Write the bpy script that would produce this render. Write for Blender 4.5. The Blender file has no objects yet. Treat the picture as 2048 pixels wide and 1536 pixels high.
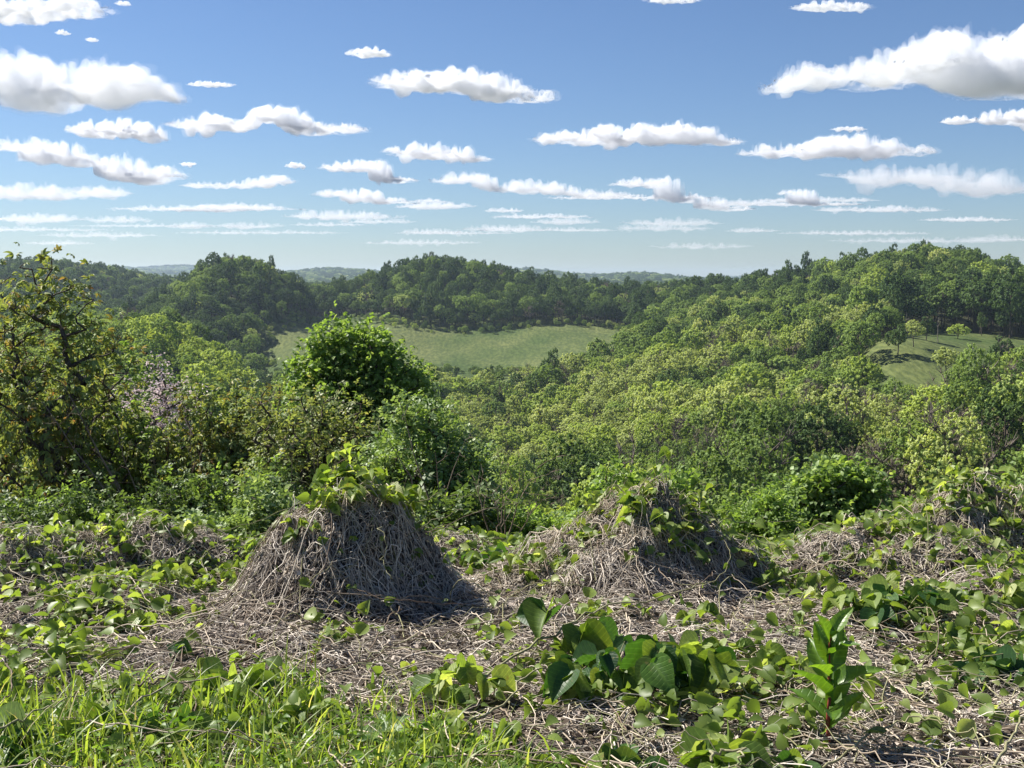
import bpy, math, random
import numpy as np
from mathutils import Vector, Matrix

# ------------------------------------------------------------------ camera, sky, sun, exposure
S = bpy.context.scene
COL = S.collection
EYE = 1.6
FPX = 2276.0                      # focal length in pixels of the 2048 px wide photograph
TH = math.atan((768 - 555) / FPX)
cd = bpy.data.cameras.new('camera'); cam = bpy.data.objects.new('camera', cd); COL.objects.link(cam)
cd.sensor_width = 36; cd.lens = 36 * FPX / 2048; cd.clip_start = 0.05; cd.clip_end = 80000
cam.location = (0, 0, EYE); cam.rotation_euler = (math.pi / 2 - TH, 0, 0)
S.camera = cam

SUN_AZ, SUN_EL = math.radians(-62), math.radians(46)      # azimuth from +Y towards +X
world = bpy.data.worlds.new('World'); S.world = world; world.use_nodes = True
nt = world.node_tree; bg = nt.nodes['Background']
sky = nt.nodes.new('ShaderNodeTexSky'); sky.sky_type = 'NISHITA'; sky.sun_disc = False
sky.sun_elevation = SUN_EL; sky.sun_rotation = SUN_AZ; sky.altitude = 300
sky.air_density = 1.0; sky.dust_density = 0.25; sky.ozone_density = 2.0
tint = nt.nodes.new('ShaderNodeMix'); tint.data_type = 'RGBA'; tint.blend_type = 'MULTIPLY'; tint.inputs[0].default_value = 1
nt.links.new(sky.outputs[0], tint.inputs[6]); tint.inputs[7].default_value = (.82, .97, 1.22, 1)
nt.links.new(tint.outputs[2], bg.inputs[0]); bg.inputs[1].default_value = 0.0425
sd = bpy.data.lights.new('sun', 'SUN'); sun = bpy.data.objects.new('sun', sd); COL.objects.link(sun)
sd.energy = 5.0; sd.angle = math.radians(0.53); sd.color = (1.0, 0.95, 0.86)
to_sun = Vector((math.sin(SUN_AZ) * math.cos(SUN_EL), math.cos(SUN_AZ) * math.cos(SUN_EL), math.sin(SUN_EL)))
sun.rotation_euler = to_sun.to_track_quat('Z', 'Y').to_euler()
vs = S.view_settings; vs.view_transform = 'Standard'; vs.look = 'None'; vs.gamma = 1; vs.use_curve_mapping = False
vs.exposure = 1.06
cy = S.cycles
cy.max_bounces = 12; cy.diffuse_bounces = 3; cy.glossy_bounces = 1; cy.transmission_bounces = 4
cy.volume_bounces = 12; cy.transparent_max_bounces = 6; cy.use_denoising = True
cy.caustics_reflective = False; cy.caustics_refractive = False
cy.use_fast_gi = False; cy.sample_clamp_indirect = 6

rs = np.random.RandomState(7)
random.seed(7)
PI = math.pi

# ------------------------------------------------------------------ helpers
def W(px, py, Y):
    """point in the world on the sight line through a pixel of the photograph, Y metres ahead"""
    px, py, Y = np.asarray(px, float), np.asarray(py, float), np.asarray(Y, float)
    dx = (px - 1024); up = 768 - py
    ry = math.cos(TH) * FPX + math.sin(TH) * up
    rz = -math.sin(TH) * FPX + math.cos(TH) * up
    k = Y / ry
    return np.stack([dx * k, Y + 0 * k, EYE + rz * k], -1)

def proj(P):
    P = np.asarray(P, float); d = P - np.array([0, 0, EYE])
    zf = d[..., 1] * math.cos(TH) - d[..., 2] * math.sin(TH)
    yu = d[..., 1] * math.sin(TH) + d[..., 2] * math.cos(TH)
    return 1024 + FPX * d[..., 0] / zf, 768 - FPX * yu / zf

def sstep(a, b, x):
    t = np.clip((x - a) / (b - a), 0, 1); return t * t * (3 - 2 * t)

def hash2(ix, iy, s=0):
    h = (ix * 374761393 + iy * 668265263 + s * 1442695041) & 0x7fffffff
    h = ((h ^ (h >> 13)) * 1274126177) & 0x7fffffff
    return ((h ^ (h >> 16)) & 0xffff) / 65535.0

def vnoise(x, y, s=0):
    x = np.asarray(x, float); y = np.asarray(y, float)
    ix = np.floor(x).astype(np.int64); iy = np.floor(y).astype(np.int64)
    fx = x - ix; fy = y - iy; fx = fx * fx * (3 - 2 * fx); fy = fy * fy * (3 - 2 * fy)
    a = hash2(ix, iy, s); b = hash2(ix + 1, iy, s); c = hash2(ix, iy + 1, s); d = hash2(ix + 1, iy + 1, s)
    return (a * (1 - fx) + b * fx) * (1 - fy) + (c * (1 - fx) + d * fx) * fy

def fbm(x, y, s=0, o=4):
    v = 0; a = .5; t = 0
    for i in range(o):
        v = v + a * vnoise(x * 2 ** i + i * 17.3, y * 2 ** i - i * 9.1, s + i); t += a; a *= .5
    return v / t

def mesh(name, V, F, mat=None, uv=None, smooth=False, attr=None):
    V = np.asarray(V, np.float32); F = np.asarray(F, np.int32)
    me = bpy.data.meshes.new(name); n, k = F.shape
    me.vertices.add(len(V)); me.vertices.foreach_set('co', V.ravel())
    me.loops.add(n * k); me.loops.foreach_set('vertex_index', F.ravel())
    me.polygons.add(n); me.polygons.foreach_set('loop_start', np.arange(0, n * k, k, dtype=np.int32))
    if smooth: me.polygons.foreach_set('use_smooth', np.ones(n, bool))
    if uv is not None:
        l = me.uv_layers.new(name='UVMap'); l.data.foreach_set('uv', np.asarray(uv, np.float32)[F.ravel()].ravel())
    if attr:
        for an, av in attr.items():
            a = me.attributes.new(an, 'FLOAT', 'POINT'); a.data.foreach_set('value', np.asarray(av, np.float32))
    me.update(calc_edges=True)
    if mat: me.materials.append(mat)
    return me

def link(name, data, parent=None, **props):
    o = bpy.data.objects.new(name, data); COL.objects.link(o)
    if parent is not None: o.parent = parent
    for k, v in props.items():
        if v is not None: o[k] = v
    return o

def thing(name, label, cat, loc=(0, 0, 0), group=None):
    o = link(name, None, label=label, category=cat, group=group); o.location = loc
    o.empty_display_size = .2
    return o

def place(T, F, O, R, s, uv=None, attr=None):
    """copies of a template: T (k,3), F (m,c), origins O (n,3), frames R (n,3,3), scales s (n,) or (n,3)"""
    n, k = len(O), len(T)
    s = np.asarray(s, float)
    if s.ndim == 1: s = s[:, None].repeat(3, 1)
    P = T[None] * s[:, None, :]
    V = np.einsum('nij,nkj->nki', R, P) + O[:, None, :]
    FF = F[None] + (np.arange(n) * k)[:, None, None]
    out = [V.reshape(-1, 3), FF.reshape(-1, F.shape[1])]
    if uv is not None: out.append(np.tile(uv, (n, 1)))
    return out

def norm(v): return v / np.maximum(np.linalg.norm(v, axis=-1, keepdims=True), 1e-9)

def frames(d, n):
    """columns: side, length direction d, normal close to n"""
    d = norm(d); x = norm(np.cross(d, n)); z = np.cross(x, d)
    return np.stack([x, d, z], -1)

def rdir(n, r=rs):
    return norm(r.normal(size=(n, 3)))

def tubes(P, Rd, sides=4, closed_tip=False):
    """P (n,k,3) paths, Rd (n,k) radii -> quads"""
    n, k, _ = P.shape
    T = np.gradient(P, axis=1); T = norm(T)
    ref = np.zeros_like(T); ref[..., 2] = 1
    bad = np.abs(T[..., 2]) > .9; ref[bad] = (1, 0, 0)
    A = norm(np.cross(T, ref)); B = np.cross(T, A)
    a = np.arange(sides) * 2 * PI / sides
    ring = A[:, :, None, :] * np.cos(a)[None, None, :, None] + B[:, :, None, :] * np.sin(a)[None, None, :, None]
    V = (P[:, :, None, :] + ring * Rd[:, :, None, None]).reshape(-1, 3)
    i, j, s = np.meshgrid(np.arange(n), np.arange(k - 1), np.arange(sides), indexing='ij')
    b = (i * k + j) * sides; s2 = (s + 1) % sides
    F = np.stack([b + s, b + s2, b + sides + s2, b + sides + s], -1).reshape(-1, 4)
    return V, F

def join(parts):
    V, F, U, off = [], [], [], 0
    for p in parts:
        V.append(p[0]); F.append(p[1] + off); off += len(p[0])
        if len(p) > 2: U.append(p[2])
    out = [np.concatenate(V), np.concatenate(F)]
    if len(U) == len(parts): out.append(np.concatenate(U))
    return out

def smooth_path(pts, k=24):
    """Catmull-Rom through control points"""
    p = np.asarray(pts, float); p = np.vstack([2 * p[0] - p[1], p, 2 * p[-1] - p[-2]])
    n = len(p) - 3; t = np.linspace(0, n - 1e-6, k); i = t.astype(int); f = (t - i)[:, None]
    a, b, c, d = p[i], p[i + 1], p[i + 2], p[i + 3]
    return .5 * (2 * b + (c - a) * f + (2 * a - 5 * b + 4 * c - d) * f ** 2 + (3 * b - a - 3 * c + d) * f ** 3)

# ------------------------------------------------------------------ materials
def newmat(name):
    m = bpy.data.materials.new(name); m.use_nodes = True; m.node_tree.nodes.clear()
    return m, m.node_tree, m.node_tree.nodes, m.node_tree.links

def leaf_mat(name, c1, c2, c3=None, trans=.45, tcol=None, rough=.5, by='island', spec=.35, veins=False, locscale=.02):
    m, t, N, L = newmat(name)
    out = N.new('ShaderNodeOutputMaterial')
    ramp = N.new('ShaderNodeValToRGB'); cr = ramp.color_ramp
    cr.elements[0].color = (*c1, 1); cr.elements[1].color = (*c2, 1)
    if c3: e = cr.elements.new(.88); e.color = (*c2, 1); cr.elements[2].color = (*c3, 1)
    if by == 'island':
        g = N.new('ShaderNodeNewGeometry'); src = g.outputs['Random Per Island']
    elif by == 'object':
        g = N.new('ShaderNodeObjectInfo'); src = g.outputs['Random']
    else:      # trees of the woods: by tree, in drifts, plus a little per leaf clump
        oi = N.new('ShaderNodeObjectInfo'); nz = N.new('ShaderNodeTexNoise'); nz.inputs['Scale'].default_value = locscale
        nz.inputs['Detail'].default_value = 2
        L.new(oi.outputs['Location'], nz.inputs['Vector'])
        wn = N.new('ShaderNodeTexWhiteNoise'); L.new(oi.outputs['Location'], wn.inputs['Vector'])
        g = N.new('ShaderNodeNewGeometry')
        a = N.new('ShaderNodeMath'); a.operation = 'MULTIPLY_ADD'; L.new(nz.outputs['Fac'], a.inputs[0]); a.inputs[1].default_value = 1.1; a.inputs[2].default_value = -.45
        b = N.new('ShaderNodeMath'); b.operation = 'MULTIPLY_ADD'; L.new(wn.outputs['Value'], b.inputs[0]); b.inputs[1].default_value = .6; L.new(a.outputs[0], b.inputs[2])
        c = N.new('ShaderNodeMath'); c.operation = 'MULTIPLY_ADD'; L.new(g.outputs['Random Per Island'], c.inputs[0]); c.inputs[1].default_value = .22; L.new(b.outputs[0], c.inputs[2])
        src = c.outputs[0]
    L.new(src, ramp.inputs[0])
    col = ramp.outputs[0]
    pr = N.new('ShaderNodeBsdfPrincipled'); pr.inputs['Roughness'].default_value = .65 if by == 'loc' else rough
    pr.inputs['Specular IOR Level'].default_value = .12 if by == 'loc' else spec
    if veins:
        tc = N.new('ShaderNodeUVMap'); sp = N.new('ShaderNodeSeparateXYZ'); L.new(tc.outputs[0], sp.inputs[0])
        ab = N.new('ShaderNodeMath'); ab.operation = 'ABSOLUTE'; L.new(sp.outputs[0], ab.inputs[0])
        k = N.new('ShaderNodeMath'); k.operation = 'MULTIPLY_ADD'; L.new(ab.outputs[0], k.inputs[0]); k.inputs[1].default_value = -.55; L.new(sp.outputs[1], k.inputs[2])
        f = N.new('ShaderNodeMath'); f.operation = 'MULTIPLY'; L.new(k.outputs[0], f.inputs[0]); f.inputs[1].default_value = 7
        fr = N.new('ShaderNodeMath'); fr.operation = 'PINGPONG'; L.new(f.outputs[0], fr.inputs[0]); fr.inputs[1].default_value = .5
        mi = N.new('ShaderNodeMath'); mi.operation = 'MULTIPLY'; mi.inputs[1].default_value = 1.6; L.new(ab.outputs[0], mi.inputs[0])
        mn = N.new('ShaderNodeMath'); mn.operation = 'MINIMUM'; L.new(mi.outputs[0], mn.inputs[0]); L.new(fr.outputs[0], mn.inputs[1])
        mr = N.new('ShaderNodeMapRange'); L.new(mn.outputs[0], mr.inputs[0]); mr.inputs[1].default_value = .015; mr.inputs[2].default_value = .12; mr.inputs[3].default_value = 1; mr.inputs[4].default_value = 0
        mx = N.new('ShaderNodeMix'); mx.data_type = 'RGBA'; mx.blend_type = 'MULTIPLY'
        mf = N.new('ShaderNodeMath'); mf.operation = 'MULTIPLY'; mf.inputs[1].default_value = .55; L.new(mr.outputs[0], mf.inputs[0]); L.new(mf.outputs[0], mx.inputs[0])
        L.new(col, mx.inputs[6]); mx.inputs[7].default_value = (1.9, 1.7, 1.6, 1)
        nz2 = N.new('ShaderNodeTexNoise'); nz2.inputs['Scale'].default_value = 9; nz2.inputs['Detail'].default_value = 3; L.new(tc.outputs[0], nz2.inputs['Vector'])
        r2 = N.new('ShaderNodeMapRange'); L.new(nz2.outputs['Fac'], r2.inputs[0]); r2.inputs[1].default_value = .3; r2.inputs[2].default_value = .7; r2.inputs[3].default_value = .78; r2.inputs[4].default_value = 1.15
        m2 = N.new('ShaderNodeVectorMath'); m2.operation = 'SCALE'; L.new(mx.outputs[2], m2.inputs[0]); L.new(r2.outputs[0], m2.inputs['Scale'])
        n3 = N.new('ShaderNodeTexNoise'); n3.inputs['Scale'].default_value = 3.2; n3.inputs['Detail'].default_value = 5; o3 = N.new('ShaderNodeObjectInfo'); v3 = N.new('ShaderNodeVectorMath'); v3.operation = 'ADD'; L.new(tc.outputs[0], v3.inputs[0]); L.new(o3.outputs['Location'], v3.inputs[1]); L.new(v3.outputs[0], n3.inputs['Vector'])
        r3 = N.new('ShaderNodeMapRange'); L.new(n3.outputs['Fac'], r3.inputs[0]); r3.inputs[1].default_value = .62; r3.inputs[2].default_value = .70; r3.inputs[4].default_value = .75
        x3 = N.new('ShaderNodeMix'); x3.data_type = 'RGBA'; L.new(r3.outputs[0], x3.inputs[0]); L.new(m2.outputs[0], x3.inputs[6]); x3.inputs[7].default_value = (.20, .17, .06, 1)
        col = x3.outputs[2]
        bp = N.new('ShaderNodeBump'); bp.inputs['Strength'].default_value = .25; bp.inputs['Distance'].default_value = .006
        pp = N.new('ShaderNodeMath'); pp.operation = 'MULTIPLY'; pp.inputs[1].default_value = -1; L.new(mr.outputs[0], pp.inputs[0])
        L.new(pp.outputs[0], bp.inputs['Height']); L.new(bp.outputs[0], pr.inputs['Normal'])
    L.new(col, pr.inputs['Base Color'])
    tr = N.new('ShaderNodeBsdfTranslucent')
    tm = N.new('ShaderNodeMix'); tm.data_type = 'RGBA'; tm.blend_type = 'MULTIPLY'; tm.inputs[0].default_value = 1
    L.new(col, tm.inputs[6]); tm.inputs[7].default_value = (*(tcol or (1.9, 1.9, .9)), 1)
    L.new(tm.outputs[2], tr.inputs[0])
    mix = N.new('ShaderNodeMixShader'); mix.inputs[0].default_value = trans
    L.new(pr.outputs[0], mix.inputs[1]); L.new(tr.outputs[0], mix.inputs[2]); L.new(mix.outputs[0], out.inputs[0])
    return m

def flat_mat(name, c1, c2, rough=.85, scale=8, by='noise', spec=.2, detail=4, bump=0.0, c3=None):
    m, t, N, L = newmat(name)
    out = N.new('ShaderNodeOutputMaterial'); pr = N.new('ShaderNodeBsdfPrincipled')
    pr.inputs['Roughness'].default_value = rough; pr.inputs['Specular IOR Level'].default_value = spec
    ramp = N.new('ShaderNodeValToRGB'); ramp.color_ramp.elements[0].color = (*c1, 1); ramp.color_ramp.elements[1].color = (*c2, 1)
    if by == 'noise':
        ramp.color_ramp.elements[0].position = .3; ramp.color_ramp.elements[1].position = .7
    if c3: e = ramp.color_ramp.elements.new(.5); e.color = (*c3, 1)
    nz = N.new('ShaderNodeTexNoise'); nz.inputs['Scale'].default_value = scale; nz.inputs['Detail'].default_value = detail
    tc = N.new('ShaderNodeTexCoord'); L.new(tc.outputs['Object'], nz.inputs['Vector'])
    if by == 'noise': L.new(nz.outputs['Fac'], ramp.inputs[0])
    elif by == 'island':
        g = N.new('ShaderNodeNewGeometry'); L.new(g.outputs['Random Per Island'], ramp.inputs[0])
    if bump:
        bp = N.new('ShaderNodeBump'); bp.inputs['Strength'].default_value = bump; bp.inputs['Distance'].default_value = .05
        L.new(nz.outputs['Fac'], bp.inputs['Height']); L.new(bp.outputs[0], pr.inputs['Normal'])
    L.new(ramp.outputs[0], pr.inputs['Base Color']); L.new(pr.outputs[0], out.inputs[0])
    return m

M = {}
M['bark'] = flat_mat('grey_brown_bark', (.045, .035, .028), (.11, .09, .07), scale=14, bump=.5)
M['bark_pale'] = flat_mat('pale_bark', (.16, .14, .12), (.30, .27, .23), scale=10, bump=.4)
M['twig'] = flat_mat('bare_twigs', (.10, .08, .065), (.20, .165, .14), by='island')
M['wood_soil'] = flat_mat('woodland_floor', (.035, .03, .02), (.07, .07, .035), scale=.15)
M['vine_dry'] = flat_mat('dry_vine_stems', (.08, .060, .048), (.78, .70, .60), by='island', rough=.7)
M['litter'] = flat_mat('dry_leaf_litter', (.045, .034, .027), (.58, .49, .42), by='island', rough=.9)
M['mound_core'] = flat_mat('matted_dry_stems', (.03, .024, .02), (.10, .08, .065), scale=26, bump=.8)
M['vine_live'] = flat_mat('live_vine_stem', (.16, .15, .07), (.34, .32, .19), scale=20)
M['vine_brown'] = flat_mat('woody_vine_stem', (.10, .07, .05), (.27, .21, .16), scale=25)
M['red_stem'] = flat_mat('red_plant_stem', (.16, .03, .025), (.28, .07, .05), scale=12, rough=.4)
M['post'] = flat_mat('yellow_post', (.42, .28, .04), (.52, .36, .07), scale=6, rough=.5)
M['pole'] = flat_mat('grey_pole', (.22, .2, .18), (.34, .32, .3), scale=3)
# woods
M['w_green'] = leaf_mat('woods_green', (.09, .145, .042), (.26, .35, .092), (.36, .42, .14), by='loc', trans=.24)
M['w_dark'] = leaf_mat('woods_dark_green', (.045, .085, .030), (.11, .17, .05), by='loc', trans=.22)
M['w_pale'] = leaf_mat('woods_pale_green', (.25, .30, .11), (.45, .50, .20), (.56, .54, .29), by='loc', trans=.28)
M['w_yellow'] = leaf_mat('woods_yellow_green', (.22, .30, .07), (.43, .50, .14), by='loc', trans=.28)
M['w_brown'] = leaf_mat('woods_budding_brown', (.15, .14, .085), (.25, .22, .15), by='loc', trans=.25, tcol=(1.4, 1.3, 1.0))
M['w_cedar'] = leaf_mat('woods_cedar', (.022, .042, .022), (.045, .07, .032), by='loc', trans=.1)

# ------------------------------------------------------------------ terrain
def can(px, py, Y):
    H = np.interp(Y, [120, 200, 400, 540, 760, 1000, 1700, 2600, 8000], [11, 10, 10, 13, 15, 14, 14, 15, 16])
    return (px, py + FPX * H / Y, Y)
ctrl = []
for px in (-500, 100, 520): ctrl += [(px, 1152, 8), (px, 1185, 12), (px, 1230, 20), (px, 1330, 40), (px, 1250, 80), (px, 1140, 150)]
for px in (900, 1300, 1700, 2100, 2550): ctrl += [(px, 1152, 8), (px, 1200, 12), (px, 1345, 20), (px, 1440, 40), (px, 1390, 80)] + ([(px, 1230, 130)] if px < 1500 else [])
ctrl += [can(*c) for c in [
    (1050, 1020, 210), (1300, 1000, 190), (1450, 940, 195), (1650, 900, 165), (1880, 930, 125), (2040, 900, 125), (2400, 900, 110),
    (1900, 800, 190), (2040, 765, 230), (2400, 765, 230), (1700, 850, 185),
    (1200, 905, 255), (1050, 890, 310), (1350, 845, 245), (1500, 800, 260), (1650, 785, 260), (1780, 800, 240),
    (930, 830, 330), (1000, 790, 390), (1130, 735, 410), (1250, 690, 440), (1290, 672, 450), (1300, 780, 330), (1450, 710, 360), (1600, 705, 340), (1690, 700, 330),
    (1500, 640, 440), (1650, 605, 480), (1400, 650, 470),
    (1200, 575, 740), (1350, 572, 720), (1480, 564, 640),
    (1830, 500, 540), (1950, 528, 520), (2048, 555, 520), (2400, 565, 520), (1700, 533, 550), (1600, 555, 560),
    (870, 514, 760), (760, 552, 745), (1000, 540, 750), (1100, 560, 750), (700, 570, 740), (640, 587, 720),
    (460, 536, 640), (400, 562, 640), (560, 552, 650), (600, 590, 665), (330, 605, 600), (530, 645, 600), (500, 705, 550), (470, 745, 480), (250, 625, 700),
    (300, 650, 320), (240, 670, 320), (400, 690, 340), (450, 735, 360), (520, 795, 380), (350, 760, 280), (100, 700, 320), (-300, 700, 320),
    (160, 541, 950), (210, 550, 950), (330, 564, 1050), (60, 540, 900), (-300, 540, 900), (260, 602, 850),
    (200, 541, 5200), (265, 533, 5600), (310, 551, 5900), (350, 533, 6400), (410, 541, 5600), (480, 548, 5600), (560, 548, 4400), (650, 537, 4200), (720, 541, 4300), (800, 548, 4300), (950, 550, 4600), (1070, 538, 4400), (1150, 556, 4600),
    (1270, 545, 3300), (1340, 555, 3400), (1200, 559, 3200), (1600, 556, 4600), (2100, 556, 4600), (0, 550, 5200)]]
ctrl += [(1745, 700, 335), (1800, 668, 400), (1940, 672, 400), (2048, 682, 390), (2400, 690, 380), (1960, 748, 300), (1880, 775, 288), (1790, 765, 295),
         (1850, 655, 430), (2048, 662, 430), (1830, 600, 800), (2200, 600, 800), (1500, 620, 950),
         (560, 750, 520), (700, 768, 500), (870, 748, 510), (1000, 748, 510), (600, 640, 640), (530, 690, 580), (760, 640, 660), (870, 655, 650), (1000, 655, 650),
         (1100, 645, 660), (1270, 660, 640), (1150, 700, 560), (620, 815, 420), (800, 830, 400), (870, 600, 950), (1050, 610, 1000), (650, 612, 900),
         (650, 600, 1300), (300, 592, 2200), (300, 572, 3800), (650, 585, 2400), (1000, 580, 2600), (1270, 612, 1200), (1270, 585, 2200), (800, 590, 1500), (1100, 590, 1700), (1800, 580, 2400)]
for px in (-600, 0, 500, 1000, 1500, 2000, 2600): ctrl += [(px, 556.5, 8200)]
ctrl = np.array(ctrl, float)
def rbf_xy(px, Y): return np.stack([np.clip((px - 1024) / FPX, -.72, .72) * 3.2, np.log(Y)], -1)
CX = rbf_xy(ctrl[:, 0], ctrl[:, 2]); CV = (555 - ctrl[:, 1]) / FPX
def ker(r2): return np.sqrt(r2 + .12 ** 2)
K = ker(((CX[:, None] - CX[None]) ** 2).sum(-1)); n = NCT = len(CX)
A = np.zeros((n + 3, n + 3)); A[:n, :n] = K - np.eye(n) * 0.004; A[:n, n] = 1; A[:n, n + 1:] = CX; A[n, :n] = 1; A[n + 1:, :n] = CX.T
sol = np.linalg.solve(A, np.concatenate([CV, np.zeros(3)]))
def rbf(x, y):
    Y = np.maximum(y, 7.0); q = rbf_xy(1024 + FPX * x / Y, np.minimum(Y, 8300))
    sh = Y.shape; q = q.reshape(-1, 2); r = np.empty(len(q))
    for i in range(0, len(q), 20000):
        b = q[i:i + 20000]; r[i:i + 20000] = ker(((b[:, None] - CX[None]) ** 2).sum(-1)) @ sol[:NCT] + sol[NCT] + b @ sol[NCT + 1:]
    return r.reshape(sh) * Y + EYE
MINOR = [((px - 1024) / FPX * Y, Y, h, a, b_) for (px, Y, h, a, b_) in [(1590, 8.0, .10, .5, .5), (380, 7.9, .22, .7, .5), (900, 8.2, .20, .5, .4), (230, 6.6, .13, .5, .4), (1830, 6.0, .16, .5, .35), (1950, 7.2, .22, .5, .4), (1240, 6.1, .08, .4, .3), (-60, 7.0, .2, .5, .5), (560, 5.7, .10, .45, .35), (1030, 6.2, .08, .4, .3), (2060, 6.6, .20, .5, .4), (1660, 7.4, .18, .4, .35), (620, 6.3, .22, .45, .4), (1500, 5.4, .09, .5, .4)]]
def near_h(x, y):
    y0 = np.maximum(y, 0); hump = 0
    for (cx, cy_, h, a, b_) in MINOR: hump = np.maximum(hump, h * np.exp(-(((x - cx) / a) ** 2 + ((y - cy_) / b_) ** 2)))
    return hump - .5 * (y0 / 8) ** 1.5 - .02 * np.maximum(-y, 0) + .05 * (fbm(x * .9, y * .9, 3) - .5) + .10 * (fbm(x * .45 + 5, y * .45, 8) - .5)
def ground(x, y):
    x = np.asarray(x, float); y = np.asarray(y, float); x, y = np.broadcast_arrays(x, y)
    t = sstep(8, 15, y)
    z = near_h(x, y) * (1 - t)
    far = rbf(x, y)
    amp = np.clip(y / 150, 0, 1) * 2.0
    far = far + amp * (fbm(x * .02, y * .02, 5) - .5)
    return z + far * t

FIELD = [(515, 765), (512, 700), (540, 655), (600, 632), (700, 636), (780, 641), (850, 656), (935, 660), (1010, 655), (1100, 645), (1190, 652), (1275, 661), (1290, 690), (1150, 740), (1000, 758), (870, 752), (850, 790), (700, 790)]
MEADOW = [(1720, 712), (1745, 693), (1800, 668), (1880, 662), (1960, 672), (2048, 682), (2300, 690), (2300, 745), (1990, 744), (1945, 768), (1880, 778), (1790, 762), (1725, 745)]
def inpoly(px, py, poly):
    r = np.zeros(px.shape, bool); n = len(poly)
    for i in range(n):
        (x1, y1), (x2, y2) = poly[i], poly[(i + 1) % n]
        c = ((y1 > py) != (y2 > py)) & (px < (x2 - x1) * (py - y1) / (y2 - y1 + 1e-9) + x1); r ^= c
    return r
def open_ground(x, y, z, grow=0):
    px, py = proj(np.stack([x, y, z], -1))
    f = inpoly(px, py, FIELD) & (y > 455) & (y < 700)
    m = inpoly(px, py, MEADOW) & (y > 270) & (y < 445)
    return f, m

ys = np.concatenate([np.linspace(-14, 2, 17), np.linspace(2.15, 16, 90), np.geomspace(16.3, 8500, 330)])
ss = np.sinh(np.linspace(-2.2, 2.2, 261)) / math.sinh(2.2)
X = ss[None, :] * (16 + 0.95 * np.maximum(ys, 0))[:, None]; Yg = np.repeat(ys[:, None], len(ss), 1)
Z = ground(X, Yg)
fm, mm = open_ground(X, Yg, Z)
V = np.stack([X, Yg, Z], -1).reshape(-1, 3)
i, j = np.meshgrid(np.arange(len(ys) - 1), np.arange(len(ss) - 1), indexing='ij'); b = i * len(ss) + j
F = np.stack([b, b + 1, b + 1 + len(ss), b + len(ss)], -1).reshape(-1, 4)
def ground_mat():
    m, t, N, L = newmat('ground_soil_and_pasture')
    out = N.new('ShaderNodeOutputMaterial'); pr = N.new('ShaderNodeBsdfPrincipled'); pr.inputs['Roughness'].default_value = .95
    pr.inputs['Specular IOR Level'].default_value = .1
    tc = N.new('ShaderNodeTexCoord')
    def noise(s, d=4, stretch=None):
        n_ = N.new('ShaderNodeTexNoise'); n_.inputs['Scale'].default_value = s; n_.inputs['Detail'].default_value = d
        if stretch:
            mp = N.new('ShaderNodeMapping'); mp.inputs['Scale'].default_value = stretch; L.new(tc.outputs['Object'], mp.inputs[0]); L.new(mp.outputs[0], n_.inputs['Vector'])
        else: L.new(tc.outputs['Object'], n_.inputs['Vector'])
        return n_.outputs['Fac']
    def ramp(src, a, b_, p0=.3, p1=.7):
        r = N.new('ShaderNodeValToRGB'); r.color_ramp.elements[0].color = (*a, 1); r.color_ramp.elements[1].color = (*b_, 1)
        r.color_ramp.elements[0].position = p0; r.color_ramp.elements[1].position = p1; L.new(src, r.inputs[0]); return r.outputs[0]
    soil = ramp(noise(34, 6), (.025, .02, .016), (.12, .095, .075))
    woods = ramp(noise(.12, 4), (.03, .03, .016), (.06, .065, .03))
    pas = ramp(noise(.03, 6, (1, .45, 1)), (.060, .092, .028), (.112, .134, .048), .38, .62)
    pas2 = ramp(noise(.7, 3, (1, .25, 1)), (.55, .60, .55), (1.28, 1.2, 1.1), .38, .66)
    mx = N.new('ShaderNodeMix'); mx.data_type = 'RGBA'; mx.blend_type = 'MULTIPLY'; mx.inputs[0].default_value = .75; L.new(pas, mx.inputs[6]); L.new(pas2, mx.inputs[7])
    at = N.new('ShaderNodeAttribute'); at.attribute_name = 'pasture'
    sp = N.new('ShaderNodeSeparateXYZ'); L.new(tc.outputs['Object'], sp.inputs[0])
    mr = N.new('ShaderNodeMapRange'); L.new(sp.outputs[1], mr.inputs[0]); mr.inputs[1].default_value = 9; mr.inputs[2].default_value = 16
    m1 = N.new('ShaderNodeMix'); m1.data_type = 'RGBA'; L.new(mr.outputs[0], m1.inputs[0]); L.new(soil, m1.inputs[6]); L.new(woods, m1.inputs[7])
    m2 = N.new('ShaderNodeMix'); m2.data_type = 'RGBA'; L.new(at.outputs['Fac'], m2.inputs[0]); L.new(m1.outputs[2], m2.inputs[6]); L.new(mx.outputs[2], m2.inputs[7])
    bp = N.new('ShaderNodeBump'); bp.inputs['Strength'].default_value = .6; bp.inputs['Distance'].default_value = .6
    L.new(noise(.8, 5, (1, .5, 1)), bp.inputs['Height']); L.new(bp.outputs[0], pr.inputs['Normal'])
    L.new(m2.outputs[2], pr.inputs['Base Color']); L.new(pr.outputs[0], out.inputs[0])
    return m
pasture = (fm | mm).astype(float)
# the open ground reaches a little under the trees around it
pz = pasture.copy()
for _ in range(2):
    q = pz.copy(); q[1:] = np.maximum(q[1:], pz[:-1]); q[:-1] = np.maximum(q[:-1], pz[1:]); q[:, 1:] = np.maximum(q[:, 1:], pz[:, :-1]); q[:, :-1] = np.maximum(q[:, :-1], pz[:, 1:]); pz = q
link('ground', mesh('ground', V, F, ground_mat(), smooth=True, attr={'pasture': pz.ravel()}), kind='structure')

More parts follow.
